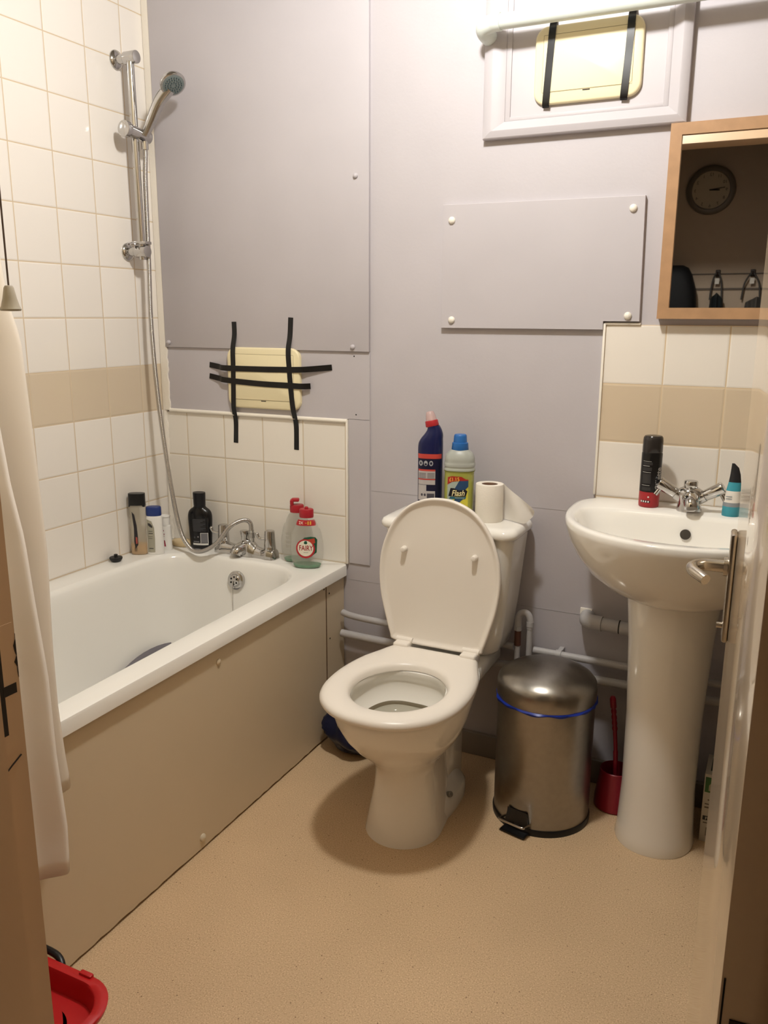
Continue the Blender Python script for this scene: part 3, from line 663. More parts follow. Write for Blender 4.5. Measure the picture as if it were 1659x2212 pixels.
# even resampling with spiral ribs
def resample(P, step):
    out = [P[0]]; acc = 0
    for a, b in zip(P, P[1:]):
        d = (b-a).length
        while acc + d >= step:
            t_ = (step-acc)/d; a = a.lerp(b, t_); out.append(a); d = (b-a).length; acc = 0
        acc += d
    out.append(P[-1]); return out
hs_ = resample(hose, .00135); NH = len(hs_)-1
r = root('shower_hose', tuple(hose[len(hose)//2]), 'ribbed metal shower hose looping from the slider down to the bath tap', 'hose')
part('hose', tube(hs_, .007, 12, rf=lambda t: .0068 + (.0009 if int(round(t*NH)) % 3 == 0 else 0)), M_hose, r, ang=80)
part('hose_nut', merge(tube([hose[0], hose[0].lerp(Vector((RX+.022, RY+.014, zs-.045)), 1)], .0105, 12)), M_chrome, r)
part('hose_nut', cyl((.374, -.050, .612), (.374, -.050, .632), .0088), M_chrome, r)

# ================================================================== TOILET
TX = 1.100
r = root('toilet', (TX, -.35, 0), 'white close-coupled toilet with the lid raised', 'toilet')
def Dring(z, yf, yb, hw, hwb, ym, n=72, pw=2.0):
    """plan outline: half ellipse at the front, tapering to the back"""
    o = []
    for k in range(n):
        a = 2*pi*k/n - pi/2
        c_, s_ = cos(a), sin(a)
        if s_ <= 0: x = hw*math.copysign(abs(c_)**(2/pw), c_); y = ym - (ym-yf)*abs(s_)**(2/pw)
        else:
            e = s_**(2/3.2); y = ym + (yb-ym)*e; x = math.copysign((hw + (hwb-hw)*e)*min(1, (abs(c_)**(2/3.2))*1.0), c_)
        o.append((TX + x, y, z))
    return o
rings = [Dring(0.0, -.545, -.205, .101, .08, -.44), Dring(.01, -.543, -.205, .099, .078, -.44), Dring(.06, -.530, -.21, .090, .062, -.44), Dring(.12, -.520, -.22, .081, .055, -.43),
         Dring(.175, -.520, -.22, .077, .056, -.43), Dring(.205, -.535, -.22, .084, .06, -.43), Dring(.235, -.565, -.22, .105, .07, -.43), Dring(.265, -.600, -.22, .130, .085, -.43), Dring(.30, -.632, -.215, .150, .105, -.435), Dring(.34, -.657, -.205, .165, .125, -.44),
         Dring(.375, -.672, -.195, .172, .14, -.44), Dring(.392, -.676, -.185, .174, .145, -.44), Dring(.398, -.672, -.188, .170, .142, -.44)]
inner = [Dring(.398, -.625, -.36, .118, .10, -.50), Dring(.385, -.620, -.362, .116, .10, -.50), Dring(.37, -.628, -.355, .124, .105, -.50), Dring(.345, -.618, -.362, .119, .10, -.49), Dring(.328, -.602, -.370, .108, .092, -.485), Dring(.318, -.588, -.378, .098, .083, -.48)]
part('pan', loft(rings + inner, True, False), M_white, r, ang=60)
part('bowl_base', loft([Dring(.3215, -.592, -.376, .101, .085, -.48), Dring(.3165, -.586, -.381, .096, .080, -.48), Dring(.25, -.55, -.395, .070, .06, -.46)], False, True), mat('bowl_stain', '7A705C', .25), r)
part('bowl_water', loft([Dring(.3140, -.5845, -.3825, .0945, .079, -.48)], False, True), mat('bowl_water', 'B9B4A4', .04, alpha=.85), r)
# rear trap and foot with bolt
part('trap', merge(box(TX-.062, TX+.062, -.30, -.16, 0, .33, .02, 3), loft([sup(.096, .15, 2.8, 40, TX, -.30, 0), sup(.095, .149, 2.8, 40, TX, -.30, .028), sup(.088, .142, 2.8, 40, TX, -.30, .040), sup(.064, .12, 2.8, 40, TX, -.30, .075)])), M_white, r, ang=50)
for s_ in (-1, 1):
    part('floor_bolt', merge(cyl((TX+s_*.072, -.325, .046), (TX+s_*.090, -.332, .056), .008, n=16, bev=.002), cyl((TX+s_*.078, -.327, .049), (TX+s_*.093, -.333, .058), .0035, n=8)), mat('bolt_cap', '8E8C86', .4), r)
# ledge at the back, under the cistern
part('rear_ledge', box(TX-.125, TX+.125, -.235, -.03, .335, .393, .02, 3), M_white, r, ang=60)
# cistern
def cring(z, hw, yf, yb, rr=.035): return rrect(TX-hw, TX+hw, yf, yb, min(rr, (yb-yf)*.45), z, 7)
cr = [cring(.392, .118, -.150, -.022), cring(.395, .135, -.162, -.016), cring(.410, .148, -.170, -.012), cring(.45, .158, -.175, -.010), cring(.55, .170, -.180, -.008), cring(.66, .180, -.186, -.006), cring(.735, .187, -.190, -.005)]
ct = part('cistern', loft(cr), M_white, r, ang=50)
lr = [cring(.735, .185, -.188, -.006), cring(.7365, .193, -.197, -.003), cring(.742, .197, -.201, -.002), cring(.752, .197, -.201, -.002), cring(.760, .193, -.197, -.003), cring(.7645, .184, -.188, -.008), cring(.766, .17, -.175, -.02)]
part('cistern_lid', loft(lr), M_white, ct, ang=60)
# seat ring
def seat_outline(off=0, n=88):
    """closed outline (x,y) of the seat, D shaped with a straight rear"""
    P = [(0, -.690), (.055, -.684), (.105, -.660), (.148, -.615), (.172, -.555), (.180, -.49), (.176, -.42), (.163, -.355), (.142, -.300), (.128, -.262), (.115, -.246), (.06, -.240), (0, -.240)]
    H = [(x_, y_) for x_, y_ in P]; full = H + [(-x_, y_) for x_, y_ in H[-2:0:-1]]
    C = catmull([(x_, y_, 0) for x_, y_ in full], 4, True)
    cy_ = -.46
    return [(TX + p_.x*(1-off/.18), cy_ + (p_.y-cy_)*(1-off/.225)) for p_ in C]
SO = seat_outline(); N_ = len(SO)
def hole(off=0):
    o = []
    for k in range(N_):
        a = -pi/2 + 2*pi*k/N_; c_, s_ = cos(a), sin(a)
        o.append((TX + .003 + (.117-off)*c_, -.488 + (.136-off)*s_))
    return o
def lift(o, z): return [(x_, y_, z) for x_, y_ in o]
SR = [lift(hole(0), .400), lift(SO, .400), lift(seat_outline(-.002), .404), lift(seat_outline(-.002), .412), lift(seat_outline(.004), .4185), lift(seat_outline(.014), .4215), lift(seat_outline(.030), .4225),
      lift(hole(-.022), .4215), lift(hole(-.010), .4185), lift(hole(-.002), .412), lift(hole(0), .400)]
part('seat', loft(SR, False, False), M_seat, r, ang=60)
# raised lid: outline in (x, s) where s runs up from the hinge
LP = [(0, .418), (.05, .411), (.100, .385), (.142, .335), (.168, .270), (.176, .205), (.170, .135), (.152, .065), (.138, .02), (.128, .004), (.06, .0), (0, .0)]
full = LP + [(-x_, y_) for x_, y_ in LP[-2:0:-1]]
LC = catmull([(x_, y_, 0) for x_, y_ in full], 5, True)
LX = TX - .006
base = Vector((0, -.225, .420)); up = Vector((0, .050, 1)).normalized(); fr = up.cross(Vector((1, 0, 0))) * -1   # towards the room
if fr.y > 0: fr = -fr
def lidring(off, d):
    out = []
    for p_ in LC:
        x_ = p_.x*(1-off/.176); s_ = .205 + (p_.y-.205)*(1-off/.21)
        q = base + up*s_ + fr*d; out.append((LX + x_, q.y, q.z))
    return out
ld_ = part('seat_lid', loft([lidring(.014, -.012), lidring(.004, -.009), lidring(0, -.003), lidring(0, .003), lidring(.002, .0065), lidring(.005, .007), lidring(.009, .0045), lidring(.013, .0), lidring(.020, -.0015), lidring(.05, -.002)]), M_seat, r, ang=70)
for x_, z_ in ((-.102, .268), (.102, .268)):
    q = base + up*z_ + fr*(-.002); q.x = LX + x_
    part('buffer', merge(cyl(q, q + fr*.020, .0085, .007, 20, .002)), M_seat, ld_)
for s_ in (-1, 1):
    part('hinge', merge(box(TX+s_*.098-.022, TX+s_*.098+.022, -.262, -.212, .398, .430, .006, 3), cyl((TX+s_*.098-.024, -.228, .428), (TX+s_*.098+.024, -.228, .428), .009)), M_seat, r)

# ================================================================== ON THE CISTERN
ZC = .766
# dark blue bleach bottle, narrow side view
b_ = Bottle([(0, .030, .022), (.003, .0335, .025), (.06, .034, .0255), (.15, .0345, .0255), (.195, .0345, .025), (.212, .031, .024, .003), (.225, .026, .022, .008), (.236, .021, .0195, .010), (.244, .0185, .018, .009), (.250, .0175, .0175, .006)], 2.6, (1.016, -.096, ZC), R(16))
r = root('bleach_bottle', b_.loc, 'tall dark blue bleach bottle with red collar, left on the cistern', 'bottle')
part('bottle', b_.body(), mat('navy_bottle', '151C4A', .3), r)
neck = Vector((1.016, -.096, ZC)) + Vector((.004, .001, .247)); nd = Vector((-.22, 0, 1)).normalized()
part('collar', cyl(neck, neck + nd*.017, .0185, .0178, 26, .002), mat('bleach_red', 'B1262D', .4), r)
part('nozzle_cap', lathe([(.016, .0155), (.030, .0135), (.040, .0105), (.042, .008), (.0422, .0005)], tuple(neck), 24, axis=nd), mat('clear_pinkish', 'D9B9B4', .15, alpha=.55), r)
part('nozzle', lathe([(.016, .006), (.032, .0035), (.0325, .0005)], tuple(neck), 12, axis=nd), mat('nozzle_white', 'EADFDC', .4), r)
sf = b_.surf
sfb = b_.surf
sf = lambda u, v, e: sfb(u, v + .008, e)
l_ = part('label', wrap(rect2d(-.0325, .0325, .02, .165, 16, 8), sf, .0004), mat('label_navy', '0E1030', .4), r)
part('label_band', wrap(rect2d(-.0325, .0325, .152, .165, 16, 1), sf, .0009), mat('label_vermilion', 'C6483E', .45), l_)
ring_ = []
for i, cu in enumerate((-.024, -.010, .005)): ring_ += [ell2d(cu, .139, .0056, .0075, 16, 1)]
part('label_icons', wrap(merge(*ring_), sf, .0009), mat('icon_grey', 'A9AAAE', .5), l_)
part('label_icon_marks', wrap(merge(ell2d(-.024, .139, .002, .004, 8, 1), ell2d(-.010, .1365, .0035, .003, 8, 1), ell2d(.005, .139, .003, .004, 8, 1)), sf, .0013), MATS['label_navy'], l_)
part('label_text_panels', wrap(merge(rect2d(-.031, .017, .096, .117, 10, 1), rect2d(-.031, .017, .079, .092, 10, 1), rect2d(-.031, -.0075, .034, .078, 6, 1), rect2d(-.0075, .017, .034, .061, 6, 1)), sf, .0009), mat('label_panel_grey', 'B9B3B2', .5), l_)
part('label_lines', wrap(merge(rect2d(-.031, .017, .117, .122, 10, 1), rect2d(-.031, .017, .0925, .0955, 10, 1)), sf, .0010), MATS['label_vermilion'], l_)
part('label_small_print', wrap(merge(*[rect2d(-.029 + .024*(i % 2), -.009+.024*(i % 2), .098+.004*(i//2), .0993+.004*(i//2), 4, 1) for i in range(8)], rect2d(-.0055, .015, .036, .054, 5, 1), ell2d(-.020, .050, .003, .004, 8, 1), ell2d(-.0115, .050, .003, .004, 8, 1)), sf, .0013), mat('label_print', '4A4750', .5), l_)

# all-purpose cleaner, translucent with yellow-green liquid
b_ = RoundB([(0, .036, .030), (.004, .0395, .0335), (.06, .0405, .0345), (.126, .0405, .0345), (.131, .0425, .0358), (.137, .0425, .0358), (.141, .0405, .0345), (.145, .0425, .0358), (.151, .0425, .0358), (.156, .041, .0348), (.167, .0405, .034), (.178, .036, .030), (.187, .026, .024), (.190, .0205, .0205)], 2.5, (1.104, -.098, ZC), R(16))
r = root('cleaner_bottle', b_.loc, 'translucent yellow-green cleaner bottle with blue cap and price flash', 'bottle')
part('bottle', b_.body(.131, None), mat('frosted_plastic', 'BFC3BB', .35, alpha=.72), r)
part('liquid', b_.body(0, .133), mat('yellow_green_liquid', 'A6A94E', .25, coat=.3), r)
part('cap', lathe([(.188, .0225), (.190, .0235), (.208, .0215), (.209, .0185), (.225, .0175), (.229, .0165), (.2305, .0150), (.2307, .0005)], b_.loc, 30), mat('sky_blue_cap', '2A69B0', .35, noise=0), r)
sf = b_.surf
def S(u, v): return (u - .0015, v + .011)
l_ = part('label', wrap(poly2d([S(-.0315, .008), S(.026, .008), S(.0305, .012), S(.0305, .099), S(-.0315, .094)], 5), sf, .0005), mat('label_lemon', 'D8CE45', .45), r)
part('label_pale_field', wrap(poly2d([S(-.0315, .02), S(-.0315, .090), S(.010, .099), S(-.006, .058), S(-.022, .02)], 5), sf, .0008), mat('label_pale_blue', 'A9B6AC', .45), l_)
bolt = mat('label_bolt_blue', '27476E', .45)
part('label_bolt', wrap(merge(poly2d([S(.006, .100), S(.0305, .097), S(.0305, .080), S(.008, .062), S(-.012, .068)], 5), poly2d([S(-.006, .047), S(.016, .047), S(-.018, .013), S(-.029, .010)], 4)), sf, .0010), bolt, l_)
part('label_tagline', wrap(poly2d([S(-.024, .046), S(-.021, .0515), S(.025, .0525), S(.021, .046)], 4), sf, .0012), mat('label_teal', '1F6277', .45), l_)
part('price_flash', wrap(poly2d([S(-.0315, .084), S(-.0305, .105), S(-.016, .109), S(.010, .108), S(.022, .101), S(.0305, .100), S(.0305, .097), S(.004, .0965), S(-.016, .093)], 5), sf, .0012), mat('label_price_red', 'A9291F', .45), l_)
part('price_lettering', wrap(shift2(text2d('£1.15', .0105, .03, sx=.92), -.0115, .1115, .07), sf, .0017), mat('label_price_yellow', 'F0B94E', .45), l_)
part('brand_backing', wrap(poly2d([S(-.027, .053), S(-.020, .076), S(-.010, .076), S(.004, .070), S(.0215, .073), S(.028, .068), S(.023, .0535)], 5), sf, .0014), mat('label_black', '17131C', .45), l_)
part('brand_lettering', wrap(shift2(text2d('Flash', .0165, .02, shear=.28, sx=.80), -.0005, .0745, .03), sf, .0020), mat('label_cream_text', 'F2E7B0', .45), l_)
part('volume_lettering', wrap(merge(shift2(text2d('5', .0075, .05),   .0245, .0285), rect2d(.010, .020, .026, .0275, 4, 1)), sf, .0014), MATS['label_black'], l_)
part('tagline_lettering', wrap(rect2d(-.008, .018, .0595, .0613, 6, 1), sf, .0016), mat('label_grey_text', '9CA7A6', .5), l_)

# toilet roll with loose tail
rc = (1.193, -.100, ZC)
r = root('toilet_roll', rc, 'white toilet roll with a loose sheet, right end of the cistern', 'toilet roll')
M_paper = mat('tissue_paper', 'F0E9DD', .9, bump=.4, bscale=300)
part('paper', lathe([(0, .0215), (0, .037), (.002, .038), (.100, .038), (.102, .037), (.102, .0225), (.100, .0215), (.0, .0215)], rc, 48), M_paper, r)
part('cardboard_core', lathe([(.002, .0205), (.002, .0215), (.1005, .0215), (.1005, .0205), (.002, .0205)], rc, 36), mat('cardboard', '8A6A55', .8), r, 'brown cardboard core')
V = []; F = []; nn = 22; mm = 10
for i in range(nn+1):
    s_ = i/nn; x_ = rc[0] + .030 + .088*s_; y_ = rc[1] + .024 - .018*sin(s_*2.2) - .022*s_
    top = .102 - .008*s_ - .045*max(0, s_-.05) ; bot = .002 + .020*max(0, s_-.80)/.2
    for j in range(mm+1):
        t_ = j/mm; wob = .004*sin(6*s_+4*t_)
        V.append((x_ + .010*(1-abs(t_-.45))*s_, y_ + wob + .012*(1-t_)*s_, ZC + bot + (top-bot)*t_))
for i in range(nn):
    for j in range(mm): a = i*(mm+1)+j; F.append((a, a+1, a+mm+2, a+mm+1))
part('loose_sheet', (V, F), mat('tissue_sheet', 'F8F4EC', .9, transl=.3), r)

# ================================================================== BASIN
BX = 1.706
r = root('pedestal_basin', (BX, -.2, 0), 'white pedestal wash basin under the mirror', 'basin')
def bring(z, hw, yf, yb, ye=-.16, n=72, pf=2.15, pb=5.0, cx=BX):
    """D outline: rounded front, squared back"""
    o = []
    for k in range(n):
        a = 2*pi*k/n; c_, s_ = cos(a), sin(a); pw = pf if s_ < 0 else pb
        x_ = hw*math.copysign(abs(c_)**(2/pw), c_); L_ = (ye-yf) if s_ < 0 else (yb-ye)
        o.append((cx + x_, ye + L_*math.copysign(abs(s_)**(2/pw), s_), z))
    return o
ZS = .842
rings = [bring(.655, .105, -.305, -.03, -.17), bring(.662, .135, -.335, -.02, -.17), bring(.680, .175, -.365, -.012, -.17), bring(.71, .215, -.400, -.008, -.165), bring(.75, .248, -.430, -.005, -.16, pb=4), bring(.79, .268, -.450, -.003, -.16, pb=4), bring(.822, .277, -.462, -.001, -.16, pb=4), bring(.836, .278, -.463, -.0005, -.16, pb=4), bring(.8415, .275, -.460, -.002, -.16, pb=4), bring(ZS, .268, -.453, -.006, -.16, pb=4),
         bring(ZS, .252, -.432, -.128, -.215, pb=4.5), bring(ZS-.003, .246, -.426, -.133, -.215, pb=4.5), bring(ZS-.012, .238, -.417, -.138, -.218, pb=4.2), bring(.80, .222, -.400, -.146, -.22, pb=3.6), bring(.76, .190, -.370, -.155, -.225, pb=3), bring(.725, .145, -.335, -.170, -.235, pb=2.6), bring(.705, .08, -.295, -.195, -.24, pb=2.2), bring(.700, .03, -.265, -.22, -.24, pb=2)]
part('basin', loft(rings), M_white, r, ang=60)
part('overflow_hole', lathe([(0, .0125), (.002, .0125), (.0025, .0105), (.0022, .0005)], (BX+.003, -.1500, .797), 24, axis=(0, -1, .25)), mat('overflow_dark', '3B352D', .5), r, 'dark round overflow hole')
ped = [bring(0, .097, -.297, -.10, -.19, pb=3), bring(.004, .098, -.298, -.10, -.19, pb=3), bring(.03, .094, -.294, -.10, -.19, pb=3), bring(.15, .089, -.288, -.10, -.19, pb=3), bring(.35, .091, -.290, -.10, -.19, pb=3), bring(.55, .100, -.298, -.09, -.19, pb=3), bring(.68, .112, -.306, -.08, -.19, pb=3)]
part('pedestal', loft([[(x_-.006, y_, z_) for x_, y_, z_ in q] for q in ped]), M_white, r, ang=60)

# basin mixer
c0 = Vector((BX, -.085, ZS))
r = root('basin_mixer_tap', tuple(c0), 'chrome basin mixer tap with two slanting handles', 'tap')
part('tap_body', merge(lathe([(0, .026), (.004, .0265), (.020, .0235), (.036, .026), (.048, .027), (.056, .022), (.060, .0165)], tuple(c0), 32, 1.15, 1), tube(catmull([c0 + Vector((0, 0, .030)), c0 + Vector((.004, -.026, .036)), c0 + Vector((.008, -.048, .030)), c0 + Vector((.010, -.056, .018))], 6), .014, 24, rf=lambda t: .021-.005*t)), M_chrome, r, ang=60)
part('waste_knob', lathe([(.058, .0155), (.060, .0165), (.074, .0165), (.0765, .015), (.077, .0005)], tuple(c0), 28), M_chrome, r)
for s_ in (-1, 1):
    a0 = c0 + Vector((s_*.020, 0, .034)); d_ = Vector((s_*.86, -.06, .50)).normalized()
    part('tap_arm', tube([a0 - d_*.01, a0 + d_*.016], .0155, 24), M_chrome, r)
    h = part('tap_handle', merge(cyl(a0 + d_*.014, a0 + d_*.064, .0135, .0160, 26, .002), cyl(a0 + d_*.0645, a0 + d_*.0655, .0105)), M_chrome, r)
    dn_ = Vector((s_*.45, -.20, -.86)).normalized()
    part('lever', merge(tube([a0 + d_*.054 + dn_*.010, a0 + d_*.056 + dn_*.030], .006, 14)), M_chrome, h)

# shaving foam can
b_ = RoundB([(0, .0225, .0225), (.002, .0245, .0245), (.006, .0252, .0252), (.135, .0252, .0252), (.138, .0245, .0245), (.140, .0240, .0240)], 2, (1.607, -.072, ZS), R(12))
r = root('shaving_foam_can', b_.loc, 'black and red aerosol can with smoky cap, left of the basin tap', 'can')
part('can', b_.body(.040, None, sub=1), mat('can_black', '0D0C0D', .3), r)
part('can_base', b_.body(0, .040, sub=1), mat('can_red', 'A5262B', .35), r, 'red lower band')
part('cap', lathe([(.139, .0240), (.141, .0247), (.168, .0245), (.176, .0235), (.180, .0205), (.1812, .014), (.1814, .0005)], b_.loc, 36), mat('smoky_cap', '2E2A28', .15), r)
sf = b_.surf
l_ = part('label', wrap(merge(rect2d(-.024, -.002, .118, .1185, 6, 1), rect2d(-.024, -.006, .106, .1068, 6, 1), rect2d(-.024, -.002, .090, .0907, 6, 1), rect2d(-.024, -.003, .057, .0577, 6, 1)), sf, .0004), mw, r)
part('small_print', wrap(merge(rect2d(-.024, .001, .109, .116, 8, 1), rect2d(-.024, .0, .094, .103, 8, 1), rect2d(-.024, -.001, .062, .087, 8, 1), rect2d(-.024, .0, .044, .053, 8, 1)), sf, .0003), mat('label_smoke', '2E2C2C', .5), r)
part('lettering', wrap(shift2(text2d('Gillette', .0175, .03, 'LEFT', sx=.80), .0190, .045, pi/2), sf, .0006), mat('label_silver', 'A5A19C', .4), r)
part('base_panel', wrap(rect2d(-.024, .001, .013, .019, 8, 1), sf, .0004), MATS['label_black'], r)
part('base_marks', wrap(merge(*[rect2d(-.023+.006*i, -.0195+.006*i, .0138, .0182, 1, 1) for i in range(4)], ell2d(-.004, .028, .0022, .0022, 10, 1)), sf, .0007), mw, r)

# squeezed tube standing on its cap
t0 = Vector((1.802, -.092, ZS))
r = root('cream_tube', tuple(t0), 'turquoise and white squeezed tube standing on the basin edge', 'tube')
def tring(z, a, b, dx): return [(t0.x + dx + a*cos(2*pi*k/32), t0.y + b*sin(2*pi*k/32), t0.z + z) for k in range(32)]
seg = [(0, .0195, .0165, 0), (.002, .0200, .017, 0), (.024, .0195, .0165, .000), (.026, .0195, .0165, 0), (.034, .0190, .0155, 0), (.062, .0165, .0115, .002), (.083, .0140, .0085, .0035), (.102, .0115, .0055, .003), (.118, .0085, .003, .001), (.128, .003, .0015, -.004)]
def tseg(a, b): return loft([tring(*q) for q in seg[a:b+1]])
part('cap', tseg(0, 2), mat('turquoise', '3E97A8', .4), r, 'turquoise cap')
part('collar', tseg(2, 4), mat('tube_grey', '8D9296', .4), r)
part('tube_body', tseg(4, 5), mat('tube_white', 'E6E0D6', .4), r)
part('tube_band', tseg(5, 6), MATS['turquoise'], r)
part('tube_end', tseg(6, 9), mat('tube_dark', '232326', .35), r)
part('lettering', xf(merge(*[(lambda g: ([(u, 0, v) for u, v in g[0]], g[1]))(shift2(rect2d(-.009, .005, 0, .0022, 3, 1), 0, z_)) for z_ in (.042, .048)]), (t0.x-.004, t0.y-.0150, t0.z), 0), MATS['tube_grey'], r)

# ================================================================== MIRROR
MX0, MX1, MZ0, MZ1 = 1.586, 1.965, 1.306, 1.754
r = root('wall_mirror', ((MX0+MX1)/2, 0, MZ0), 'mirror in a light oak frame above the basin', 'mirror')
fw = .0265; ft = .030; M_frameback = M_wood
def mbar(a, b, c_, d_):  # outer a,b inner c,d corners in (x,z)
    return loft([[(a[0], .002, a[1]), (a[0], -ft, a[1]), (c_[0], -ft, c_[1]), (c_[0], .0, c_[1])], [(b[0], .002, b[1]), (b[0], -ft, b[1]), (d_[0], -ft, d_[1]), (d_[0], .0, d_[1])]])
o = [(MX0, MZ0), (MX1, MZ0), (MX1, MZ1), (MX0, MZ1)]; i_ = [(MX0+fw, MZ0+fw), (MX1-fw, MZ0+fw), (MX1-fw, MZ1-fw), (MX0+fw, MZ1-fw)]
for k in range(4): part('frame_rail', mbar(o[k], o[(k+1) % 4], i_[k], i_[(k+1) % 4]), M_wood, r, smooth=False)
part('mirror_glass', box(MX0+fw-.003, MX1-fw+.003, -.022, -.018, MZ0+fw-.003, MZ1-fw+.003), mat('mirror_silver', (.80, .80, .79, 1), .015, 1), r)

# ================================================================== BIN, BRUSH, BOX, BAG
bc = Vector((1.405, -.212, 0))
r = root('pedal_bin', tuple(bc), 'brushed steel pedal bin with blue liner between toilet and basin', 'bin')
part('bin_body', lathe([(.010, .1255), (.012, .1265), (.345, .1265), (.347, .124)], tuple(bc), 64), M_steel, r)
part('base_ring', lathe([(0, .122), (.0, .129), (.012, .130), (.017, .1275), (.017, .12)], tuple(bc), 64), M_black, r, 'black base ring')
part('bin_lid', lathe([(.343, .128), (.347, .1295), (.378, .1295), (.388, .127), (.399, .118), (.410, .102), (.420, .080), (.427, .055), (.4315, .028), (.433, .008), (.4332, .0005)], tuple(bc), 64), M_steel, r)
V = []; F = []; n = 120; rnd = random.Random(4)
for k in range(n):
    a = 2*pi*k/n; wv = .004*sin(7*a)+.003*sin(17*a+1); dz = .003 + .009*max(0, sin(2*a+1.1))*abs(sin(5.3*a)) + .002*sin(11*a)
    for dr, z in ((.1275, .346), (.1300+wv*.1, .344), (.1320+wv*.4, .341), (.1300+wv*.3, .340-dz)):
        V.append((bc.x + dr*cos(a), bc.y + dr*sin(a), z))
for k in range(n):
    for j in range(3): F.append((k*4+j, ((k+1) % n)*4+j, ((k+1) % n)*4+j+1, k*4+j+1))
part('bin_liner', (V, F), mat('blue_liner', '12309A', .35), r, 'blue plastic liner edge')
fd = Vector((-.02, -1, 0)).normalized(); pr_ = Vector((1, -.02, 0)) 
rot = R(-14)
pd = xf(merge(tube(catmull([(-.036, -.122, .030), (-.036, -.148, .036), (-.030, -.158, .038), (.030, -.158, .038), (.036, -.148, .036), (.036, -.122, .030)], 6), .0032, 10)), tuple(bc), rot)
part('pedal', pd, M_chrome, r)
part('pedal_recess', xf(loft([[( .034, -.1215, .018), (-.034, -.1215, .018), (-.030, -.125, .060), (.030, -.125, .060)], [(.036, -.1262, .018), (-.036, -.1262, .018), (-.026, -.1278, .062), (.026, -.1278, .062)]]), tuple(bc), rot), mat('pedal_recess', '1E1B19', .4), r)
part('pedal_foot', xf(box(-.036, .036, -.152, -.10, .0, .006, .002), tuple(bc), rot), M_black, r)

rc = Vector((1.580, -.100, 0))
r = root('toilet_brush', tuple(rc), 'dark red toilet brush in its holder behind the basin pedestal', 'toilet brush')
M_red = mat('dark_red_plastic', '8E1B2C', .3)
part('brush_holder', lathe([(0, .050), (.004, .054), (.03, .053), (.09, .044), (.110, .0425), (.112, .0405), (.108, .0395), (.02, .045), (.018, .0005)], tuple(rc), 40), M_red, r)
hp = [(rc.x, rc.y, .06), (rc.x-.004, rc.y, .15), (rc.x-.010, rc.y-.001, .22), (rc.x-.022, rc.y-.003, .320)]
def hr(t):
    z = .06 + .26*t; b_ = .0065 if z < .16 else .0055
    if .235 < z < .285: b_ += .0022*abs(sin((z-.235)/.0125*pi/1.0))
    if z > .285: b_ = .0085 - .003*max(0, (z-.31)/.01)
    return max(b_, .003)
part('brush_handle', tube(catmull(hp, 22), .006, 16, rf=hr), M_red, r)

r = root('carton', (1.84, -.13, 0), 'upright white and green printed carton on the floor beside the pedestal', 'box')
cx0, cx1, cy0, cy1, cz = 1.808, 1.888, -.168, -.060, .190
part('carton_body', box(cx0, cx1, cy0, cy1, 0, cz, .001), mat('carton_white', 'CFC8BC', .6), r)
def flat(g, y): return [(u, y, v) for u, v in g[0]], g[1]
e = .0004
part('green_picture', flat(merge(rect2d(cx0+.003, cx1-.003, .140, .182, 1, 1)), cy0-e), mat('carton_green', '3E6B35', .6), r)
part('picture_inset', flat(poly2d([(cx0+.012, .145), (cx1-.006, .145), (cx1-.006, .172), (cx0+.020, .172), (cx0+.012, .160)], 0), cy0-2*e), mat('carton_cream', 'B3AC92', .6), r)
part('black_bar', flat(rect2d(cx0+.004, cx1-.004, .062, .074, 1, 1), cy0-e), M_black, r)
part('bar_lettering', flat(shift2(text2d('FREE', .008, .03, 'LEFT'), cx0+.010, .0680), cy0-2*e), MATS['carton_white'], r)
part('print_lines', flat(merge(rect2d(cx0+.012, cx1-.01, .118, .121, 1, 1), rect2d(cx0+.006, cx0+.032, .106, .109, 1, 1), rect2d(cx0+.006, cx1-.01, .096, .100, 1, 1), rect2d(cx0+.006, cx1-.006, .053, .056, 1, 1)), cy0-e), mat('carton_print', '6F6558', .6), r)
part('grey_panel', flat(rect2d(cx0+.014, cx0+.035, .018, .042, 1, 1), cy0-e), mat('carton_grey', '7C756C', .6), r)
part('top_print', [(lambda g: ([(u, v, cz+.0004) for u, v in g[0]], g[1]))(rect2d(cx0+.012, cx1-.004, cy0+.02, cy1-.02, 1, 1))][0], mat('carton_dark', '2B3B33', .6), r)

# crumpled blue bag between bath and toilet
def crumple(c, rx, ry, rz_, seed, n=26, amp=.16):
    rnd = random.Random(seed); ph = [(rnd.uniform(2, 7), rnd.uniform(2, 7), rnd.uniform(0, 6.28)) for _ in range(7)]
    V = []; F = []; m = n*2
    for i in range(n+1):
        th = pi*i/n
        for k in range(m):
            a = 2*pi*k/m; d = 1 + amp*sum(math.sin(round(p_[0])*a + p_[1]*th + p_[2]) for p_ in ph)/3.0*max(sin(th), .05)
            x_ = sin(th)*cos(a)*rx*d; y_ = sin(th)*sin(a)*ry*d; z_ = -cos(th)*rz_*(1 + amp*.5*sin(3*th+2*a))
            V.append((c[0]+x_, c[1]+y_, max(c[2]+z_, .0012)))
    for i in range(n):
        for k in range(m): F.append((i*m+k, i*m+(k+1) % m, (i+1)*m+(k+1) % m, (i+1)*m+k))
    return V, F
solo('plastic_bag', crumple((.800, -.140, .070), .082, .085, .080, 3, 26, .2), mat('blue_bag', '0A1230', .3, bump=.5, bscale=40), 'crumpled dark blue plastic bag on the floor between bath and toilet', 'bag')

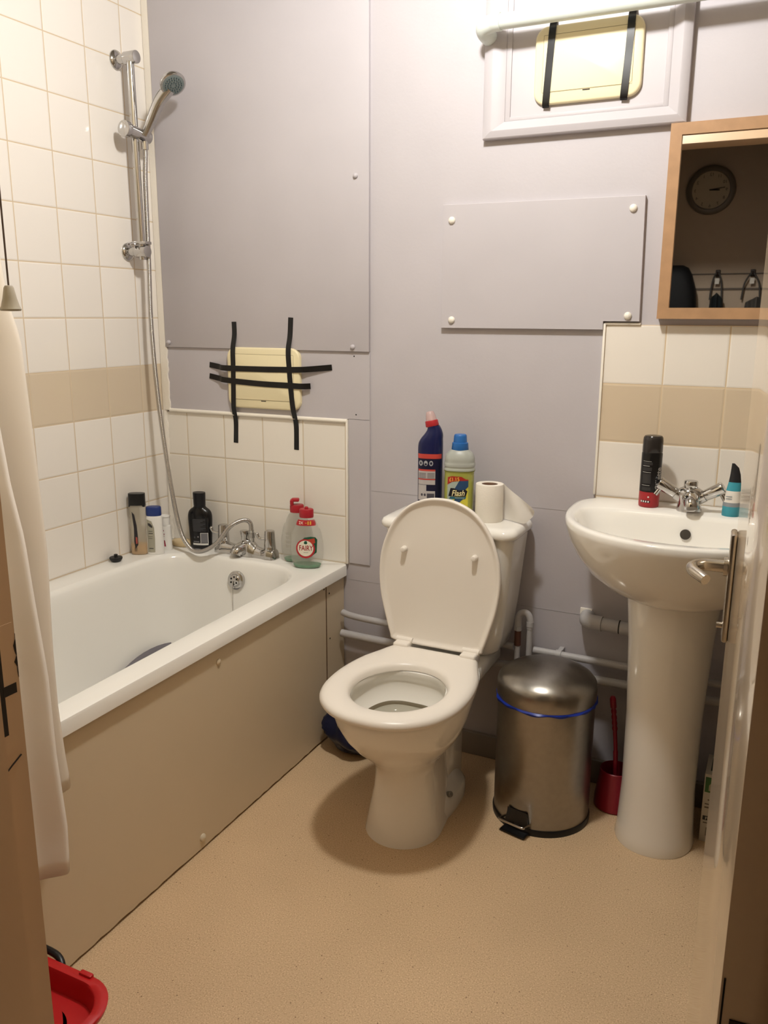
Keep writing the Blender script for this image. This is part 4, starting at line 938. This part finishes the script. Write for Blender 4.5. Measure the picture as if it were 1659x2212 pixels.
# ================================================================== MOP BUCKET
bc = Vector((.874, -1.533, 0))
r = root('mop_bucket', tuple(bc), 'red plastic mop bucket with wringer, partly behind the left door frame', 'bucket')
M_r2 = mat('bright_red_plastic', 'B5181C', .35); BZ = .276
def bk(z, hx, hy, rr): return rrect(bc.x-hx, bc.x+hx, bc.y-hy, bc.y+hy, rr, z, 9)
part('bucket_body', loft([bk(0, .135, .080, .05), bk(.01, .142, .085, .05), bk(BZ-.03, .166, .104, .06), bk(BZ-.012, .168, .106, .06), bk(BZ-.010, .181, .119, .065), bk(BZ-.002, .183, .121, .066), bk(BZ, .181, .119, .066), bk(BZ, .167, .105, .058), bk(BZ-.004, .165, .103, .057), bk(BZ-.035, .160, .098, .055), bk(BZ-.037, .130, .075, .05)], True, False), M_r2, r, ang=60)
part('wringer_basket', loft([[(bc.x+.0 + .095*cos(a)*q, bc.y + .070*sin(a)*q, z_) for a in [2*pi*k/40 for k in range(40)]] for q, z_ in ((1.42, BZ-.036), (1.05, BZ-.040), (1.0, BZ-.046), (.8, BZ-.10), (.6, BZ-.16))], False, True), M_r2, r)
part('inner_shade_cup', loft([bk(.02, .12, .07, .05), bk(.10, .14, .08, .05)], True, True), mat('shaded_red_plastic', '6E0E12', .5), r)  # added insert in darker red, shade inside the bucket put into the colour
part('handle', merge(tube(catmull([(bc.x+.182, bc.y+.02, BZ-.03), (bc.x+.198, bc.y-.01, BZ-.030), (bc.x+.200, bc.y-.07, BZ-.035), (bc.x+.17, bc.y-.11, BZ-.035)], 6), .007, 10)), M_black, r, 'black carrying handle')
part('rim_grip', merge(tube(catmull([(bc.x-.08, bc.y+.122, BZ-.010), (bc.x-.06, bc.y+.130, BZ-.002), (bc.x+.020, bc.y+.131, BZ-.002), (bc.x+.045, bc.y+.122, BZ-.012)], 6), .006, 10)), M_black, r)
part('red_knob', sphere((bc.x-.016, bc.y+.120, BZ+.034), .013, 10), M_r2, r)
part('lug', box(bc.x+.090, bc.x+.115, bc.y+.113, bc.y+.122, BZ-.004, BZ+.004, .002), M_r2, r)

# ================================================================== CURTAIN
M_curt = mat('curtain_cloth', 'F3ECE2', .85, transl=.12, bump=.3, bscale=25)
M_liner = mat('curtain_liner', 'EFE6D8', .7, transl=.15, bump=.3, bscale=25)
def interp(tab, z):
    for (z0, a), (z1, b) in zip(tab, tab[1:]):
        if z0 <= z <= z1: return a + (b-a)*(z-z0)/(z1-z0)
    return tab[-1][1] if z > tab[-1][0] else tab[0][1]
def cloth(edge, xb, zb, zt, length, amp, period, seed, xoff=None, hem=0.0, th=.0015):
    V = []; F = []; nz = 60; ns = 90; ph = seed
    for i in range(nz+1):
        for j in range(ns+1):
            s_ = j/ns; z = zb + (zt-zb)*i/nz - (hem*(1-i/nz)*(s_*3 % 1.0)*.3)
            y = interp(edge, z) - length*s_
            x = xb + amp*(.55+.45*sin(z*2+ph))*sin(2*pi*s_*length/period + ph + .5*sin(z*1.7)) + (interp(xoff, z) if xoff else 0)
            if s_ < .04: x += -.010*(1 - s_/.04)
            V.append((x, y, z))
    for i in range(nz):
        for j in range(ns): a = i*(ns+1)+j; F.append((a, a+1, a+ns+2, a+ns+1))
    return V, F
def thicken(o, t): 
    m_ = o.modifiers.new('thickness', 'SOLIDIFY'); m_.thickness = t; m_.offset = 0
r = root('shower_curtain', (.76, -1.45, .24), 'cream shower curtain drawn back at the near end of the bath', 'curtain')
e2 = [(.28, -1.268), (.40, -1.262), (.55, -1.270), (.70, -1.270), (.84, -1.281), (.95, -1.288), (1.04, -1.303), (1.14, -1.312), (1.6, -1.35), (2.1, -1.36)]
o1 = part('curtain', cloth(e2, .782, .312, 2.08, .27, .020, .115, 1.3), M_curt, r, ang=180); thicken(o1, .0015)
e1 = [(.42, -1.196), (.50, -1.205), (.60, -1.212), (.72, -1.212), (.90, -1.205), (1.09, -1.211), (1.27, -1.218), (1.33, -1.236), (1.6, -1.262), (2.1, -1.275)]
o2 = part('liner', cloth(e1, .742, .44, 2.08, .38, .012, .16, .2), M_liner, r, ang=180); thicken(o2, .001)

# ================================================================== LIGHT PULL CORD
r = root('light_pull_cord', (.90, -1.374, CEIL), 'brown pull cord with grey bell-shaped bob hanging at the left', 'pull cord')
part('cord', tube([(.90, -1.374, 1.345), (.90, -1.374, CEIL-.002)], .0013, 8), mat('cord_brown', '4A3A30', .7), r)
part('cord_bob', lathe([(1.315, .0005), (1.3155, .0135), (1.318, .0145), (1.322, .0125), (1.333, .0095), (1.347, .0068), (1.350, .005), (1.3505, .0005)], (.90, -1.374, 0), 26), mat('bob_grey', '9C9484', .4), r, 'grey bell-shaped bob')

# ================================================================== DOOR, FRAME
M_frame = mat('door_frame_gloss', 'C9AC8C', .3)
JX = 1.21
# left jamb: rebate, stop, rest of lining, architrave in the room
fr_ = struct('trim_7', merge(box(JX-.028, JX, -1.711, -1.677, 0, 2.046), box(JX-.028, JX+.012, -1.83, -1.711, 0, 2.046), box(JX-.075, JX+.002, -1.842, -1.828, 0, 2.08, .003)), M_frame)
hole_ = merge(box(JX-.004, JX+.0006, -1.7075, -1.6965, .888, .985), box(JX-.003, JX+.0008, -1.698, -1.6815, .930, .941))
part('strike_recess', hole_, mat('strike_black', '1A1411', .5, 0), fr_, smooth=False)
part('strike_plate', box(JX-.002, JX+.0004, -1.7095, -1.6795, .866, 1.006), M_frame, fr_)
rnd = random.Random(9); ce = [(-1.6772, .945 + .006*k) for k in range(9)]
part('chipped_edge', ([(JX+.0006, y_, z_) for y_, z_ in ce] + [(JX+.0006, y_ - rnd.uniform(.0006, .0048)*sin(pi*(k+.5)/9), z_) for k, (y_, z_) in enumerate(ce)], [(k, k+1, k+10, k+9) for k in range(8)]), MATS['strike_black'], fr_)
part('crack', tube([(JX+.0003, -1.708, .846), (JX+.0003, -1.697, .853), (JX+.0003, -1.684, .860)], .0009, 6), MATS['strike_black'], fr_)
struct('trim_8', merge(box(1.9395, 1.965, -1.83, -1.70, 0, 2.046), box(JX-.028, 1.965, -1.83, -1.690, 2.006, 2.046), box(1.9395, 2.0, -1.842, -1.828, 0, 2.08, .003)), M_frame)
# door leaf, open into the room
DA = math.atan2(.052, .70)      # leaf leans a little to the left
H0 = Vector((1.8995, -1.692, 0)); dd = Vector((-.0645, .9979, 0)).normalized(); dn = Vector((-dd.y, dd.x, 0))   # dn = visible left face normal
def DP(s_, n_, z_): q = H0 + dd*s_ + dn*n_; return (q.x, q.y, z_)
def dbox(s0, s1, n0, n1, z0, z1, bev=0):
    g = box(s0, s1, n0, n1, z0, z1, bev); return [DP(*p_) for p_ in g[0]], g[1]
M_door = mat('door_gloss_paint', 'DCC6A8', .16, coat=.6)
dr = struct('door_1', dbox(0, .700, -.036, 0, .008, 1.98, .0012), M_door)
h = part('door_handle', dbox(.638-.020+.012, .638+.020+.012, 0, .0085, .874, 1.028, .0035), mat('satin_nickel', (.50, .45, .38, 1), .25, 1), dr)
hs0 = Vector(DP(.650, .008, .978)); 
lv = catmull([hs0, hs0 + dn*.024, hs0 + dn*.036 - dd*.004, hs0 + dn*.045 - dd*.017, hs0 + dn*.044 - dd*.036, hs0 + dn*.034 - dd*.052 + Vector((0, 0, -.002)), hs0 + dn*.027 - dd*.061 + Vector((0, 0, -.004))], 7)
part('lever', merge(tube(lv, .009, 18, rf=lambda t: .0088 - .0016*t), cyl(hs0 - dn*.001, hs0 + dn*.006, .013)), MATS['satin_nickel'], h)
part('latch_snib', cyl(DP(.650, .008, .893), DP(.650, .016, .893), .004), MATS['satin_nickel'], h)
part('door_hinge', dbox(-.0012, .002, -.034, -.008, .79, .83), mat('hinge_dark', '2A1F1A', .4, .6), dr)
part('hinge_line', dbox(-.0012, .002, -.0030, -.0018, .60, .862), M_dark, dr)

# ceiling lamp holder above the light
r = root('ceiling_lamp', (LAMP[0], LAMP[1], CEIL-.03), 'white round ceiling lamp holder over the toilet', 'lamp')
part('ceiling_rose', lathe([(CEIL-.022, .02), (CEIL-.020, .045), (CEIL-.004, .055), (CEIL, .055)], (LAMP[0], LAMP[1], 0), 32), M_trim, r)
part('lamp_holder', lathe([(CEIL-.034, .016), (CEIL-.020, .018)], (LAMP[0], LAMP[1], 0), 24), M_trim, r)

# ================================================================== HALL THINGS SEEN IN THE MIRROR
r = root('wall_clock', (1.42, -2.80, 1.84), 'round grey wall clock in the hall, seen in the mirror', 'clock')
cc0 = (1.42, -2.80, 1.962)
part('clock_case', lathe([(0, .120), (.015, .124), (.028, .122), (.034, .112), (.034, .100), (.026, .096), (.020, .094)], cc0, 56, axis=(0, 1, 0)), mat('clock_rim', '6B5F52', .4), r)
part('clock_face', lathe([(.0, .096), (.020, .096), (.0202, .0005)], cc0, 48, axis=(0, 1, 0)), mat('clock_face', 'B7A78C', .6), r)
nums = []
for k in range(1, 13):
    a = R(90 - 30*k); g = text2d(str(k), .016)   # read from the room side: +x is on the viewer's left
    nums.append(([(cc0[0] - (u + .078*cos(a)), cc0[1]+.0212, cc0[2] + v + .078*sin(a)) for u, v in g[0]], g[1]))
part('numerals', merge(*nums), mat('clock_ink', '2B241D', .6), r)
part('hands', merge(tube([(cc0[0]-.008, cc0[1]+.024, cc0[2]), (cc0[0]+.070, cc0[1]+.024, cc0[2]+.010)], .0022, 6), tube([(cc0[0]-.005, cc0[1]+.026, cc0[2]), (cc0[0]+.044, cc0[1]+.026, cc0[2]-.002)], .004, 6)), MATS['clock_ink'], r)
p_ = struct('trim_9', merge(box(.0, 2.9, -2.80, -2.795, 1.532, 1.538), box(.0, 2.9, -2.80, -2.793, 1.452, 1.462)), mat('hall_rail', '5E5245', .6))
bg = [(1.02, .10, .05), (1.03, .15, .075), (1.15, .165, .085), (1.35, .170, .085), (1.45, .160, .080), (1.53, .135, .070), (1.565, .115, .055), (1.578, .09, .035)]
r = root('backpack', (1.235, -2.71, 1.02), 'black backpack hanging on the hall wall, seen low left in the mirror', 'bag')
part('bag_body', loft([sup(b_[1], b_[2], 3.2, 44, 1.235, -2.71, b_[0]) for b_ in bg]), mat('backpack_black', '08080A', .7), r)
part('front_pocket', loft([sup(a_, .03, 3.2, 36, 1.235, -2.625, z_) for z_, a_ in ((1.08, .09), (1.09, .12), (1.28, .12), (1.31, .10))]), MATS['backpack_black'], r)
M_tag = mat('tag_white', 'E8E2D4', .6); M_strap = mat('strap_grey', '4D4A46', .6)
for hx, wd, lab in ((1.492, .030, 'coat hook with white tag, left one in the mirror, above dark cloth'), (1.665, .045, 'coat hook with white tag, right one in the mirror')):
    r = root('coat_hook', (hx, -2.80, 1.45), lab, 'hook', 'coat hooks in the hall')
    part('hook', merge(box(hx-.012, hx+.012, -2.80, -2.785, 1.52, 1.556, .003), tube(catmull([(hx, -2.79, 1.535), (hx, -2.76, 1.530), (hx, -2.75, 1.545)], 5), .004, 8)), mat('hook_brown', '3A2E26', .5), r)
    part('strap', tube(catmull([(hx-wd, -2.775, 1.40), (hx-wd*.8, -2.772, 1.48), (hx-.010, -2.765, 1.53), (hx+.010, -2.765, 1.53), (hx+wd*.8, -2.772, 1.48), (hx+wd, -2.775, 1.40)], 6), .0045, 8), M_strap, r)
    part('tag', box(hx-.011, hx+.011, -2.770, -2.768, 1.482, 1.512), M_tag, r)
def folded(cx_, wd, hgt, seed, z1):
    V = []; F = []; n = 20; m = 12
    for side in (0, 1):
        for i in range(n+1):
            for j in range(m+1):
                u = i/n*2-1; t_ = j/m; z = z1 - t_*hgt - .03*abs(u); sp = wd*(.4+.6*t_)
                V.append((cx_ + u*sp, -2.735 + (.035 if side else -.02) + .012*sin(u*9+seed)*(1 if side else .5) - .025*u*u*(1 if side else 0), z))
    o_ = (n+1)*(m+1)
    for side in (0, 1):
        for i in range(n):
            for j in range(m): a = side*o_ + i*(m+1)+j; F.append((a, a+1, a+m+2, a+m+1))
    for i in range(n):
        for jj in (0, m): a = i*(m+1)+jj; F.append((a, a+m+1, o_+a+m+1, o_+a))
    for j in range(m):
        for ii in (0, n): a = ii*(m+1)+j; F.append((a, a+1, o_+a+1, o_+a))
    return V, F
solo('hanging_cloth', folded(1.500, .075, .45, 1, 1.435), mat('dark_teal_cloth', '20282A', .8), 'dark cloth hanging from the left coat hook, seen in the mirror', 'cloth')
solo('hanging_coat', folded(1.700, .14, .7, 2, 1.415), mat('grey_coat', '55504A', .8), 'grey coat hanging from the right coat hook, seen in the mirror', 'coat')
